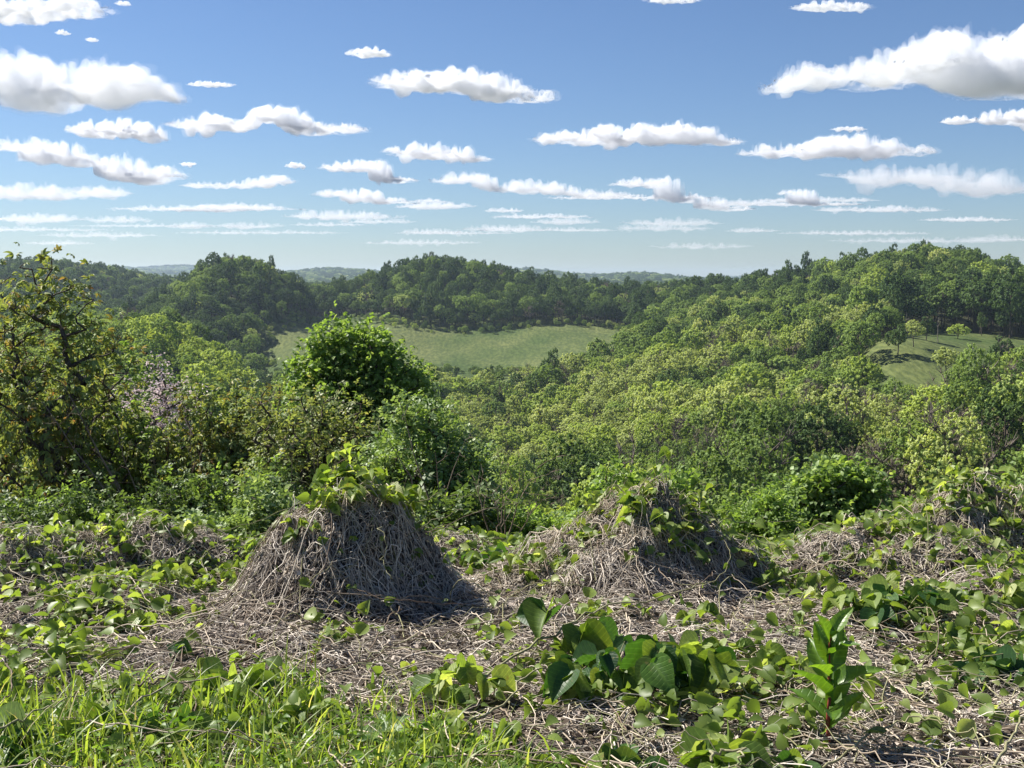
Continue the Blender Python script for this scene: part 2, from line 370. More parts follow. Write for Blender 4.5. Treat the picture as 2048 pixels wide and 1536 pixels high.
# ------------------------------------------------------------------ clouds: closed bodies of cloud at 1200 m and above
def vol_mat(name, dens, g=.35, col=(.94, .95, .975)):
    m, t, N, L = newmat(name)
    out = N.new('ShaderNodeOutputMaterial'); v = N.new('ShaderNodeVolumePrincipled')
    v.inputs['Color'].default_value = (*col, 1); v.inputs['Density'].default_value = dens; v.inputs['Anisotropy'].default_value = g
    L.new(v.outputs[0], out.inputs['Volume'])
    return m
CLOUDS = """big:1790,150,205,50;1900,108,125,50;2030,105,90,58;1640,150,95,36;1560,168,60,22;1990,175,130,32
925,172,120,36;830,165,85,26;1010,190,90,24;1065,200,40,12
745,107,42,15
215,180,130,62;50,150,95,50;325,200,60,28;130,205,110,26
100,18,140,32;40,35,70,14
245,262,92,28;300,278,45,12
435,169,46,9
440,250,85,24;565,238,62,30;650,258,85,18
80,295,95,22;180,322,115,20;290,352,85,30
75,388,85,22;210,385,52,16
860,306,85,24;930,318,48,12
715,335,65,16;790,360,42,8
1270,275,160,30;1330,262,90,24;1150,278,80,20;1425,284,48,12
470,371,88,10;545,362,42,15
930,360,60,17;1055,378,95,18;1190,390,75,12
700,388,62,13;790,402,90,9
1650,305,170,28;1690,288,95,22;1800,304,55,18
1740,347,90,13;1860,358,145,30;1965,380,90,20
2010,238,66,24
1290,368,62,15;1375,398,60,12;1445,416,52,9
690,432,105,14
485,414,75,10
375,419,24,6
1007,421,34,7
240,440,62,11
500,452,62,10
385,452,42,9
70,438,90,13
1325,456,80,12
1130,444,60,10
870,464,62,9
1590,385,36,8;1645,408,66,6
1500,461,48,7
1700,466,130,7
1650,14,80,13
1335,0,52,11
1905,242,36,12
1685,258,36,7
148,66,13,8
203,80,12,6
266,8,15,7
595,332,18,8
385,328,15,7
1020,460,60,8
870,412,70,11"""
def cloud(spec, idx, label):
    el = np.array([[float(a) for a in e.split(',')] for e in spec.replace('big:', '').split(';')])
    cyp = np.average(el[:, 1], weights=el[:, 2] * el[:, 3])
    el[:, 3] *= .95 if cyp < 330 else 1.15; el[:, 2] *= 1.08 if cyp < 330 else 1.2
    base_h = 1250.0; rsd = idx
    D = base_h * FPX / max(555 - cyp, 60)              # metres ahead
    ppm = D / FPX
    c0 = W(np.average(el[:, 0], weights=el[:, 2]), cyp, D)
    x0, x1 = (el[:, 0] - el[:, 2]).min(), (el[:, 0] + el[:, 2]).max()
    hw = (x1 - x0) / 2 * ppm * 1.12; cx = ((x0 + x1) / 2 - 1024) * ppm
    T = el[:, 3].max() * 2 * ppm
    hd = min(hw, T * 1.3) * 1.1
    nx, ny = int(np.clip(hw * 2 / ppm / 2.4, 30, 190)), int(np.clip(hd * 2 / ppm / 6, 16, 60))
    gx = np.linspace(-hw, hw, nx); gy = np.linspace(-hd, hd, ny); GX, GY = np.meshgrid(gx, gy, indexing='ij')
    wx = GX + T * .25 * (fbm(GX / T * 1.3, GY / T * 1.3, idx) - .5); wy = GY + T * .25 * (fbm(GX / T * 1.3 + 9, GY / T * 1.3, idx + 50) - .5)
    top = np.full(GX.shape, -1e9); bot = np.full(GX.shape, 1e9)
    f = np.zeros(GX.shape) - 1e9; ezb = np.zeros(GX.shape)
    elv = (555 - cyp) / FPX
    for (px, py, rx, ry) in el:
        ex = ((px - 1024) * ppm - cx); ez = (cyp - py) * ppm; rxm = rx * ppm; rym = ry * ppm; rd = min(rxm, hd / 1.1)
        r2 = 1 - ((wx - ex) / rxm) ** 2 - (wy / rd) ** 2
        h = np.sqrt(np.clip(r2, 0, 1))
        lower = rd * elv * .3; ezb = np.where(r2 > f, ez, ezb)
        top = np.maximum(top, np.where(r2 > 0, ez + (rym - lower) * (h * 1.35 - .35), -1e9)); bot = np.minimum(bot, np.where(r2 > 0, ez - rym * .55 * h + rym * .0 - (0), 1e9)); f = np.maximum(f, r2)
    th = np.where(f > 0, top - bot, 0); th0 = th.copy()
    rim = np.clip(f, 0, 1)
    # heaped round puffs of many sizes, ragged rims
    rp = np.random.RandomState(idx); zt_ = np.where(f > 0, bot + th * .45, -1e9); zb_ = np.where(f > 0, bot, 1e9)
    for (px, py, rx, ry) in el:
        ex = ((px - 1024) * ppm - cx); ez = (cyp - py) * ppm; rxm = rx * ppm; rym = ry * ppm; rd = min(rxm, hd / 1.1)
        for lev, (num, lo, hi) in enumerate(((int(5 + 2.2 * rx / ry), .38, .62), (int(16 + 7 * rx / ry), .18, .36), (int(30 + 14 * rx / ry), .09, .18))):
            for _ in range(min(num, 110)):
                q = rp.uniform(-1, 1); w_ = rp.uniform(-.9, .9) if lev else rp.uniform(-.6, .6); env = 1 - q * q - w_ * w_
                if env < .04: continue
                env = math.sqrt(env); R_ = rym * rp.uniform(lo, hi) * (.45 + .75 * env); zc = ez + (rym * env * rp.uniform(.55 if lev else .3, 1.05) - R_) - (.0 if rp.rand() < .8 else rym * .5 * env); px_ = ex + q * rxm; py_ = w_ * rd
                d2 = R_ * R_ - (GX - px_) ** 2 - ((GY - py_) * .8) ** 2; hs = np.sqrt(np.clip(d2, 0, None))
                zt_ = np.where(d2 > 0, np.maximum(zt_, zc + hs), zt_); zb_ = np.where(d2 > 0, np.minimum(zb_, zc - hs * .6), zb_)
    on = zt_ > -1e8; bot = np.where(on, zb_, ezb); th = np.where(on, zt_ - zb_, 0)
    th = th * (.86 + .28 * fbm(GX / T * 6, GY / T * 4, idx + 7, 4)) - T * .22 * np.clip(fbm(GX / T * 1.5 + 3, GY / T * 1.0, idx + 23, 4) - .45, 0, 1) * 2.2
    edge0 = np.zeros(GX.shape, bool)
    th = np.maximum(th, 0)
    rag = np.clip(fbm(GX / T * 1.7, GY / T * 1.2, idx + 31, 5) - .36, 0, 1) * 2.0; up_ = np.minimum(th * .7, T * .30 * rag); bot = bot + up_; th = th - up_
    edge = np.zeros(GX.shape, bool); edge[0] = edge[-1] = True; edge[:, 0] = edge[:, -1] = True
    th[edge] = 0
    zt = bot + th
    keep = th > 0
    vid = np.arange(nx * ny).reshape(nx, ny)
    a, b_, c, d = (keep[:-1, :-1] | keep[1:, :-1] | keep[1:, 1:] | keep[:-1, 1:]), None, None, None
    ii, jj = np.nonzero(a)
    f1 = np.stack([vid[ii, jj], vid[ii + 1, jj], vid[ii + 1, jj + 1], vid[ii, jj + 1]], -1)
    Vt = np.stack([GX, GY, zt], -1).reshape(-1, 3); Vb = np.stack([GX, GY, bot], -1).reshape(-1, 3)
    for V3 in (Vt, Vb):
        x_, y_, z_ = V3.T.copy(); q = 3.2 / T
        V3[:, 0] += T * .12 * (fbm(x_ * q + y_ * q * .3, z_ * q * 1.5, idx + 61, 4) - .5); V3[:, 2] += T * .10 * (fbm(x_ * q * 1.3 + 5, y_ * q * .5 + z_ * q, idx + 67, 4) - .5)
    off = nx * ny
    remap = np.where(keep.ravel(), np.arange(off) + off, np.arange(off))     # rim shares its points, so the body is closed
    f2 = remap[f1[:, ::-1]]
    allV = np.vstack([Vt, Vb]); F_ = np.vstack([f1, f2])
    used = np.zeros(len(allV), bool); used[F_.ravel()] = True; new = np.cumsum(used) - 1
    me = mesh('cloud', allV[used], new[F_], None, smooth=True)
    dens = 3.9 / (60 + T) * float(np.clip(260 / T, .45, 1)) * (1.0 if cyp < 300 else .75 if cyp < 350 else .44 if cyp < 400 else .26 if cyp < 440 else .14)
    me.materials.append(vol_mat('cloud_vapour', dens, .15))
    o = link('cloud', me, label=label, category='cloud', group='fair weather clouds')
    o.location = (cx, D, c0[2])
    # a thin fringe of vapour round the dense body
    k2 = 1.0 + .10 * fbm(V3[:, 0] * 0, V3[:, 1] * 0, 1); Vf = allV[used].copy(); cz_ = Vf[:, 2].mean()
    q = 2.2 / T; nx_ = fbm(Vf[:, 0] * q, Vf[:, 2] * q * 1.4 + Vf[:, 1] * q * .5, idx + 71, 5) - .42; mid = (Vt[:, 2] + Vb[:, 2]) * .5
    midv = np.concatenate([mid, mid])[used]; Vf[:, 0] *= 1.045; Vf[:, 1] *= 1.045
    Vf[:, 2] = midv + (Vf[:, 2] - midv) * (1.12 + .2 * nx_); Vf[:, 0] += T * .25 * nx_
    mf = mesh('fringe', Vf, new[F_], None, smooth=True); mf.materials.append(vol_mat('thin_vapour', dens * .16, .15)); fo = link('fringe', mf, o)
    return o
CL = [c for c in CLOUDS.split('\n')]
rw = np.random.RandomState(404)
WORD = 'first second third fourth fifth sixth seventh eighth ninth tenth eleventh twelfth thirteenth fourteenth fifteenth sixteenth seventeenth eighteenth nineteenth twentieth twenty-first twenty-second twenty-third twenty-fourth twenty-fifth'.split()
for i_ in range(24):
    py_ = rw.uniform(385, 495); CL.append(f'{(i_ + rw.uniform(.1, .9)) * 2048 / 24:.0f},{py_:.0f},{rw.uniform(60, 190):.0f},{rw.uniform(5, 11):.0f};{rw.uniform(0, 1):.0f},0,1,1'.split(';')[0])
CLAB = ["largest cloud, broad grey-bottomed heap at the right edge of the sky", "long lens-shaped white cloud high above the wooded knoll", "small bright puff above the long lens-shaped cloud",
        "big rounded white cloud above the tall shrub, upper left of the sky", "cloud cut by the top left corner of the picture", "short cloud tucked beneath the big rounded left cloud",
        "thin flat wisp between the big left cloud and the lens-shaped cloud", "ragged two-humped cloud trailing a thin tail to the right, left of centre", "long grey band of cloud sinking to the right below the big left cloud",
        "low faint cloud at the left edge just above the shrub top", "domed cloud in the middle of the sky, below the lens-shaped cloud", "two-step cloud just left of the domed middle cloud",
        "long flat cloud with bumpy top right of the middle of the sky", "thin cloud with a knobbly right end above the left hill", "three-part cloud chain stretching right above the wooded knoll",
        "stepped thin cloud just below the two-step cloud", "long cloud above the left shoulder of the right-hand hill", "grey layered cloud right above the summit of the right-hand hill", "rounded cloud at the right edge beneath the largest cloud",
        "descending chain of small clouds right of the three-part chain", "broad pale low cloud above the left end of the wooded knoll", "pale streak of cloud above the left hill", "tiny pale cloud left of the streak above the left hill",
        "tiny flat cloud alone above the wooded knoll", "faint low cloud above the distant blue hills", "faint low cloud over the right half of the left hill", "small faint cloud over the top of the left hill", "veil of low cloud at the left edge over the shrub",
        "broad faint cloud low above the gap right of the knoll", "faint low wisp right above the knoll", "faint lowest wisp over the knoll's summit", "pair of thin low wisps left of the right-hand hill", "faintest wisp over the ridge left of the right-hand hill",
        "long thin veil low over the right-hand hill's slope", "flat cloud touching the top edge right of the middle", "cloud sliver cut by the top edge in the middle", "small ragged cloud left of the rounded right-edge cloud", "thin cloud just above the long cloud over the hill shoulder",
        "tiny torn puff under the top left cloud", "tiniest puff right of the torn puff at upper left", "small puff touching the top edge right of the corner cloud", "small lone puff between the two-humped cloud and the stepped cloud", "tiny puff right of the long grey left band",
        "faint wisp right of the knoll's summit, near the horizon", "pale cloud strip above the knoll, under the stepped cloud"]
for k_, c_ in enumerate(CL): cloud(c_, 100 + k_ * 3, CLAB[k_] if k_ < len(CLAB) else f'faint low wisp, {WORD[k_ - len(CLAB)]} from left in the pale band of sky above the hills')
# ------------------------------------------------------------------ woods
def card(w=.42, l=1.0):
    T = np.array([(0, -.5 * l, -.06), (w, -.05 * l, .05), (0, .5 * l, -.08), (-w, .08 * l, .05)], float)
    return T, np.array([[0, 1, 2, 3]])
def crown_mesh(seed, R, Hc, nlobe, n, size, shape='round', mat=None, flat=.0):
    r = np.random.RandomState(seed)
    d = rdir(nlobe, r); d[:, 2] = np.abs(d[:, 2]) * 1.1 - .25; d = norm(d)
    rad = r.uniform(.20, .54, nlobe) * R
    rr = (R - rad * .8) * r.uniform(.74, 1.10, nlobe)
    c = d * rr[:, None]
    c = np.vstack([c, [[0, 0, R * .25]]]); rad = np.append(rad, R * .55)
    if shape == 'cone':
        zt = r.uniform(0, 1, nlobe); an = r.uniform(0, 2 * PI, nlobe); q = (1 - zt) * R * .62
        c = np.stack([np.cos(an) * q, np.sin(an) * q, (zt * 2 - 1) * R], -1); rad = (.42 - .25 * zt) * R
    per = 16; nc_ = n // per
    li = r.choice(len(c), nc_, p=(rad ** 2) / (rad ** 2).sum())
    n = nc_
    e = rdir(n, r); e[:, 2] = e[:, 2] * .85 + .22; e = norm(e)
    P = c[li] + e * (rad[li] * r.uniform(.72, 1.06, n))[:, None]
    P = P + r.normal(0, .03 * R, (n, 3))
    inside = np.zeros(n, bool)
    for k in range(len(c)):
        inside |= (np.linalg.norm(P - c[k], axis=1) < rad[k] * .7) & (li != k)
    P, e = P[~inside], e[~inside]
    e = np.repeat(e, per, 0); P = np.repeat(P, per, 0); q_ = rdir(len(P), r); P = P + (q_ * .6 + e * .25) * (size * 1.25 * r.uniform(.3, 1, len(P)) ** .5)[:, None]; e = norm(e + q_ * .8); n = len(P)
    if shape == 'oval': pass
    P = P * np.array([1, 1, Hc / (2 * R)]); P[:, 2] += Hc * .5
    cd_ = norm(P * np.array([1, 1, 1]) - np.array([0, 0, Hc * .38])); nn = norm(e * .55 + cd_ * .6 + rdir(n, r) * .5)
    dd = rdir(n, r)
    T, Fc = card()
    Vv, Ff = place(T, Fc, P, frames(dd, nn), size * r.uniform(.6, 1.35, n))
    me = mesh('crown', Vv, Ff, mat)
    return me
def limb_mesh(seed, H, Hc, R, mat, nl=7, spread=.75, r0=.2, twigs=0):
    r = np.random.RandomState(seed + 99); parts = []
    zc = H - Hc
    k = 6; t = np.linspace(0, 1, k)
    p = np.zeros((1, k, 3)); p[0, :, 2] = t * (H * .86); p[0, :, 0] = np.cumsum(r.normal(0, .12, k)); p[0, :, 1] = np.cumsum(r.normal(0, .12, k)); p[0, 0] = (0, 0, -.6)
    parts.append(tubes(p, (r0 * (1.15 - t))[None] + .02, 5))
    an = r.uniform(0, 2 * PI, nl); z0 = r.uniform(.35, .8, nl) * H
    q = np.zeros((nl, 5, 3)); s = np.linspace(0, 1, 5)
    for i in range(nl):
        L_ = R * spread * r.uniform(.6, 1.05)
        q[i, :, 0] = np.cos(an[i]) * L_ * s; q[i, :, 1] = np.sin(an[i]) * L_ * s; q[i, :, 2] = z0[i] + L_ * (.9 * s ** .9); q[i, 1:, :] += r.normal(0, .12, (4, 3))
    parts.append(tubes(q, np.repeat((r0 * .42 * (1.1 - s))[None], nl, 0) + .012, 4))
    if twigs:
        st = q[r.randint(0, nl, twigs), r.randint(1, 5, twigs)]; dd = rdir(twigs, r); dd[:, 2] = np.abs(dd[:, 2]) + .35; dd = norm(dd)
        ln = r.uniform(.8, 2.0, twigs) * R * .22; s2 = np.linspace(0, 1, 4)
        w = st[:, None] + dd[:, None] * (ln[:, None] * s2[None])[..., None] + r.normal(0, .08, (twigs, 4, 3)) * s2[None, :, None]
        parts.append(tubes(w, np.repeat((.05 * (1.1 - s2))[None], twigs, 0), 3))
    Vv, Ff = join(parts)
    return mesh('trunk', Vv, Ff, mat)
# kind: (material, shape, R, crown height, total height, lobes, cards, card size, twigs)
KIND = [
    ('w_green', 'round', 5.0, 8.8, 12, 18, 7600, .44, 0), ('w_green', 'round', 4.1, 9.4, 12.5, 15, 6600, .42, 0),
    ('w_dark', 'round', 4.8, 9.8, 13, 19, 7600, .44, 0), ('w_dark', 'round', 3.5, 11.2, 14, 16, 6600, .42, 0),
    ('w_pale', 'round', 4.9, 8.2, 12, 19, 6600, .42, 30), ('w_pale', 'round', 3.7, 8.6, 11.5, 15, 5400, .40, 30),
    ('w_yellow', 'round', 5.0, 8.4, 11.5, 18, 7200, .43, 0), ('w_yellow', 'round', 3.8, 7.6, 10.5, 15, 5800, .42, 0),
    ('w_brown', 'round', 4.4, 8.8, 12, 19, 1500, .34, 420), ('w_cedar', 'cone', 3.4, 9.5, 10.5, 34, 5600, .36, 0),
    ('w_pale', 'round', 4.4, 9.0, 13, 18, 3000, .38, 260), ('w_green', 'round', 4.0, 9.2, 13, 18, 3600, .40, 160),
    # 12 and on: the same trees with finer leaf clumps, for the near edge of the valley
    ('w_green', 'round', 4.8, 9.2, 12.5, 20, 21000, .235, 120), ('w_yellow', 'round', 4.4, 8.6, 12, 18, 17000, .23, 120), ('w_pale', 'round', 4.4, 9.0, 12.5, 19, 12000, .22, 300),
    ('w_brown', 'round', 4.2, 9.0, 12, 19, 6500, .19, 520), ('w_green', 'round', 3.8, 9.6, 13, 17, 15000, .23, 160), ('w_dark', 'round', 4.2, 10, 13, 19, 18000, .235, 60)]
PROTO = []
for k_, (mt, shp, R, Hc, H, nl, nc, sz, tw) in enumerate(KIND):
    cm = crown_mesh(40 + k_, R, Hc, nl, nc, sz, shp, M[mt])
    cm.transform(Matrix.Translation((0, 0, H - Hc)))
    tm = limb_mesh(40 + k_, H, Hc, R, M['twig'] if tw > 100 else M['bark'], twigs=tw)
    PROTO.append((cm, tm, R, H, Hc))

def candidates():
    P = []
    Y = 98.0
    while Y < 1050:
        s = 7.6 if Y < 190 else 6.1
        w = .56 * Y + 14
        xs = np.arange(-w, w, s) + rs.uniform(-.42, .42, len(np.arange(-w, w, s))) * s + (s / 2 if int(Y) % 2 else 0)
        yy = Y + rs.uniform(-.4, .4, len(xs)) * s
        P.append(np.stack([xs, yy], -1)); Y += s * .92
    return np.vstack(P)
C2 = candidates(); cz = ground(C2[:, 0], C2[:, 1])
cf, cm_ = open_ground(C2[:, 0], C2[:, 1], cz)
keep = ~(cf | cm_)
# no trees in the strip right in front of the pastures, so that these stay in view
ppx, ppy = proj(np.stack([C2[:, 0], C2[:, 1], cz + 10], -1))
for dz in (5, 8, 10, 12.5):
    ppx, ppy = proj(np.stack([C2[:, 0], C2[:, 1], cz + dz], -1))
    keep &= ~(inpoly(ppx, ppy, [(545, 668), (700, 650), (860, 668), (1260, 664), (1230, 678), (1110, 708), (1000, 738), (860, 740), (520, 740)]) & (C2[:, 1] < 560) & (C2[:, 1] > 120))
    keep &= ~(inpoly(ppx, ppy, [(1745, 700), (1850, 665), (2100, 680), (2100, 745), (1975, 746), (1945, 770), (1880, 776), (1740, 756)]) & (C2[:, 1] < 345) & (C2[:, 1] > 60) & (dz < 12))
C2, cz = C2[keep], cz[keep]
nC = len(C2)
px0, py0 = proj(np.stack([C2[:, 0], C2[:, 1], cz + 8], -1))
drift = fbm(C2[:, 0] * .018, C2[:, 1] * .018, 77, 3); rnd = rs.rand(nC)
Yc = C2[:, 1]
kind = np.zeros(nC, int)
def pick(mask, table):
    idx = np.nonzero(mask)[0]
    ks = np.array([k for k, _ in table]); w = np.array([w for _, w in table], float)
    kind[idx] = ks[np.searchsorted(np.cumsum(w / w.sum()), rs.rand(len(idx)) * .9999)]
pick(np.ones(nC, bool), [(0, 3), (1, 3), (2, 3), (3, 2), (4, 1), (8, .5), (9, .4)])
right = px0 > 880
slope = right & (Yc < 480) & (Yc > 150)
pick(slope, [(0, 2), (1, 2.2), (4, 2.6), (5, 2.6), (6, 1.6), (7, 1.6), (2, .7), (3, .5), (8, .9), (10, .9), (11, .8)])
pick(slope & (drift > .55), [(4, 3), (5, 3), (6, 2), (7, 2), (10, 1), (0, .6)])
pick(slope & (drift < .40), [(0, 3), (1, 3), (2, 1.2), (3, 1), (8, 1.4), (11, 1)])
pick(right & (px0 > 1250) & (Yc > 415) & (Yc < 620), [(2, 1.3), (3, 1.2), (0, 3), (1, 3), (9, .3), (6, 1.0), (7, 1.0), (5, .8), (4, .6)])
pick((px0 > 1740) & (Yc > 395) & (Yc < 475), [(2, 3), (3, 3), (0, 1)])
pick((Yc > 620), [(2, 3), (3, 3.2), (0, 1.2), (1, 1.2), (9, .25), (8, .3), (10, .25)])
pick((px0 < 640) & (Yc > 400) & (Yc < 720), [(2, 2), (3, 2), (0, 2.6), (1, 2.6), (5, .6), (9, .3), (8, .2)])
pick((px0 < 600) & (Yc > 200) & (Yc <= 400), [(6, 3), (7, 3), (0, 1), (1, 1)])
pick(Yc <= 235, [(12, 2.6), (13, 2.2), (14, 1.6), (15, 1.3), (16, 2.6), (17, .9)])
scl = np.exp(rs.normal(.0, .24, nC)).clip(.58, 1.5); scl[Yc > 185] *= .80; scl[Yc > 620] *= 1.06; scl[(Yc > 620) & (rs.rand(nC) < .04)] *= 1.18
edge_dark = (px0 > 1640) & (Yc > 395) & (Yc < 440); scl[edge_dark] *= 1.25
rot = rs.uniform(0, 2 * PI, nC)
Rr = np.array([p[2] for p in PROTO]); Hh = np.array([p[3] for p in PROTO])
# which trees show largest: splat crowns nearest first
BW, BH = 512, 384
buf = np.full((BH, BW), -1, int)
yy_, xx_ = np.mgrid[0:BH, 0:BW]
def occl(ell):
    for (ex, ey, ax, ay) in ell:
        buf[(((xx_ * 4 - ex) / ax) ** 2 + ((yy_ * 4 - ey) / ay) ** 2) < 1] = 99999
occl([(60, 620, 80, 110), (110, 760, 160, 150), (150, 950, 250, 200), (420, 950, 160, 150), (680, 720, 75, 70), (710, 800, 130, 90), (600, 930, 130, 150), (850, 980, 120, 150), (1690, 1030, 130, 90), (1320, 1050, 150, 60), (1950, 1060, 150, 70)])
buf[1120 // 4:] = 99999
order = np.argsort(Yc)
cr_z = cz + (Hh[kind] * .62) * scl
qx, qy = proj(np.stack([C2[:, 0], C2[:, 1], cr_z], -1)); qr = Rr[kind] * scl * FPX / Yc; qh = Hh[kind] * .38 * scl * FPX / Yc
for i in order:
    x0 = int(max((qx[i] - qr[i]) / 4, 0)); x1 = int(min((qx[i] + qr[i]) / 4 + 1, BW)); y0 = int(max((qy[i] - qh[i]) / 4, 0)); y1 = int(min((qy[i] + qh[i]) / 4 + 1, BH))
    if x0 >= x1 or y0 >= y1: continue
    sx, sy = xx_[y0:y1, x0:x1] * 4, yy_[y0:y1, x0:x1] * 4
    sub = buf[y0:y1, x0:x1]
    sub[(sub < 0) & (((sx - qx[i]) / qr[i]) ** 2 + ((sy - qy[i]) / qh[i]) ** 2 < 1)] = i
cnt = np.bincount(buf[(buf >= 0) & (buf < 99999)], minlength=nC)
top = np.argsort(-cnt)[:300]; top = [int(i) for i in top if cnt[i] > 3]

LOOKS = {'w_green': 'fresh green', 'w_dark': 'dark green', 'w_pale': 'pale grey-green', 'w_yellow': 'yellow-green', 'w_brown': 'half-bare brownish', 'w_cedar': 'dark pointed'}
def region(x, y, px, py):
    if px < 640:
        if y < 420: return 'on the spur behind the pink blossom'
        if y < 760: return 'on the hill left of the pasture'
        return 'on the ridge beyond the tall shrub'
    if y > 600 and px < 1150: return 'on the knoll above the pasture'
    if y > 560 and px < 1560: return 'on the ridge right of the knoll'
    if y > 440 and px >= 1450: return 'high on the right-hand hill'
    if px > 1690 and 380 < y: return 'along the top of the small meadow'
    if px > 1690 and y > 235: return 'beside the small meadow'
    if px > 1690: return 'below the small meadow'
    if y > 380: return 'on the slope right of the pasture'
    if y > 240: return 'on the sunlit middle slope'
    if y > 150: return 'on the foot of the lit slope'
    return 'in the valley behind the round bush'
def hpos(px):
    for lim, t in [(420, 'above the pink blossom'), (600, 'near the left end of the far pasture'), (900, 'above the near glossy tree'), (1060, 'right beyond the near glossy tree'), (1200, 'above the gap between the two vine mounds'), (1330, 'just left above the second vine mound'),
                   (1460, 'straight above the second vine mound'), (1600, 'left above the round dark shrub'), (1740, 'straight above the round dark shrub'), (1860, 'right above the round dark shrub'), (1960, 'above the third vine mound')]:
        if px < lim: return t
    return 'at the right edge'
used_labels = {}
first = {}
info = []
for i in top:
    k = kind[i]; mt = KIND[k][0]
    tall = 'tall ' if scl[i] > 1.15 else 'small ' if scl[i] < .88 else ''
    slim = 'narrow' if Rr[k] < 3.9 and mt != 'w_cedar' else 'broad' if mt != 'w_cedar' else ''
    nm = 'cedar_tree' if mt == 'w_cedar' else 'broadleaf_tree'
    lab = f"{tall}{slim} {LOOKS[mt]} {'cedar' if mt == 'w_cedar' else 'tree'} {region(C2[i, 0], Yc[i], px0[i], py0[i])}".strip()
    info.append([i, nm, ' '.join(lab.split())])
from collections import defaultdict
byl = defaultdict(list)
for q in info: byl[q[2]].append(q)
ORD = 'first second third fourth fifth sixth seventh eighth ninth tenth eleventh twelfth thirteenth fourteenth fifteenth sixteenth seventeenth eighteenth nineteenth twentieth twenty-first twenty-second twenty-third twenty-fourth twenty-fifth twenty-sixth twenty-seventh twenty-eighth'.split()
for lab, qs in list(byl.items()):
    if len(qs) > 1:
        qs.sort(key=lambda q: px0[q[0]])
        for j_, q in enumerate(qs):
            w_ = lab.replace('tree ', 'trees ').replace('cedar ', 'cedars ')
            q[2] = ('leftmost of the ' if j_ == 0 else 'rightmost of the ' if j_ == len(qs) - 1 else f'{ORD[min(j_, 27)]} from left of ') + w_
            for a_, b_ in ((' of the ', ' of '), ('the shaded top edge of', 'the top of')):
                if len(q[2].split()) > 16: q[2] = q[2].replace(a_, b_, 1)
proto_obj = {}
used = set()
for i, nm, lab in info:
    k = int(kind[i]); cmh, tmh = PROTO[k][:2]
    o = thing(nm, lab, 'tree', (C2[i, 0], Yc[i], cz[i]), 'trees on the wooded hills' if nm != 'cedar_tree' else 'cedars on the wooded hills')
    o.rotation_euler[2] = rot[i]; s = float(scl[i]); o.scale = (s * float(rs.uniform(.82, 1.2)), s * float(rs.uniform(.82, 1.2)), s * float(rs.uniform(.82, 1.2)))
    c = link('crown', cmh, o); t_ = link('trunk', tmh, o)
    proto_obj.setdefault(k, (c, t_)); used.add(i)

def rough(s):
    s = np.asarray(s, float); n = len(s); return np.stack([s * rs.uniform(.8, 1.2, n), s * rs.uniform(.8, 1.2, n), s * rs.uniform(.82, 1.22, n)], -1)
def scatter(name, label, cat, pts, kinds, rots, scales, **props):
    """one stand of trees: points that carry tree shapes"""
    me = mesh_points(name, pts, kinds, rots, scales)
    o = link(name, me, label=label, kind='stuff', **props)
    if cat: o['category'] = cat
    g = bpy.data.node_groups.new(name, 'GeometryNodeTree')
    g.interface.new_socket('Geometry', in_out='INPUT', socket_type='NodeSocketGeometry'); g.interface.new_socket('Geometry', in_out='OUTPUT', socket_type='NodeSocketGeometry')
    gi = g.nodes.new('NodeGroupInput'); go = g.nodes.new('NodeGroupOutput'); jn = g.nodes.new('GeometryNodeJoinGeometry')
    def attr(nm_, ty):
        a = g.nodes.new('GeometryNodeInputNamedAttribute'); a.data_type = ty; a.inputs[0].default_value = nm_; return a.outputs['Attribute']
    kd, rt, sc = attr('kind_id', 'INT'), attr('rot', 'FLOAT_VECTOR'), attr('scl', 'FLOAT_VECTOR')
    for k in sorted(set(int(v) for v in kinds)):
        if k not in proto_obj:
            continue
        cmp_ = g.nodes.new('FunctionNodeCompare'); cmp_.data_type = 'INT'; cmp_.operation = 'EQUAL'
        g.links.new(kd, cmp_.inputs[2]); cmp_.inputs[3].default_value = k
        j2 = g.nodes.new('GeometryNodeJoinGeometry')
        for part in proto_obj[k]:
            oi = g.nodes.new('GeometryNodeObjectInfo'); oi.transform_space = 'ORIGINAL'; oi.inputs['Object'].default_value = part
            g.links.new(oi.outputs['Geometry'], j2.inputs[0])
        ip = g.nodes.new('GeometryNodeInstanceOnPoints')
        g.links.new(gi.outputs[0], ip.inputs['Points']); g.links.new(cmp_.outputs[0], ip.inputs['Selection']); g.links.new(j2.outputs[0], ip.inputs['Instance'])
        g.links.new(rt, ip.inputs['Rotation']); g.links.new(sc, ip.inputs['Scale']); g.links.new(ip.outputs[0], jn.inputs[0])
    g.links.new(jn.outputs[0], go.inputs[0])
    md = o.modifiers.new('trees', 'NODES'); md.node_group = g
    return o
def mesh_points(name, pts, kinds, rots, scales):
    me = bpy.data.meshes.new(name); n = len(pts); me.vertices.add(n); me.vertices.foreach_set('co', np.asarray(pts, np.float32).ravel())
    a = me.attributes.new('kind_id', 'INT', 'POINT'); a.data.foreach_set('value', np.asarray(kinds, np.int32))
    R3 = np.zeros((n, 3), np.float32); R3[:, 2] = rots; R3[:, :2] = rs.normal(0, .06, (n, 2)); a = me.attributes.new('rot', 'FLOAT_VECTOR', 'POINT'); a.data.foreach_set('vector', R3.ravel())
    S3 = np.repeat(np.asarray(scales, np.float32)[:, None], 3, 1) if np.ndim(scales) == 1 else np.asarray(scales, np.float32)
    a = me.attributes.new('scl', 'FLOAT_VECTOR', 'POINT'); a.data.foreach_set('vector', S3.ravel())
    return me
rest = np.array([i for i in range(nC) if i not in used])
rest_k = kind[rest].copy(); have = sorted(proto_obj)
rest_k = np.array([k if k in proto_obj else 0 for k in rest_k])
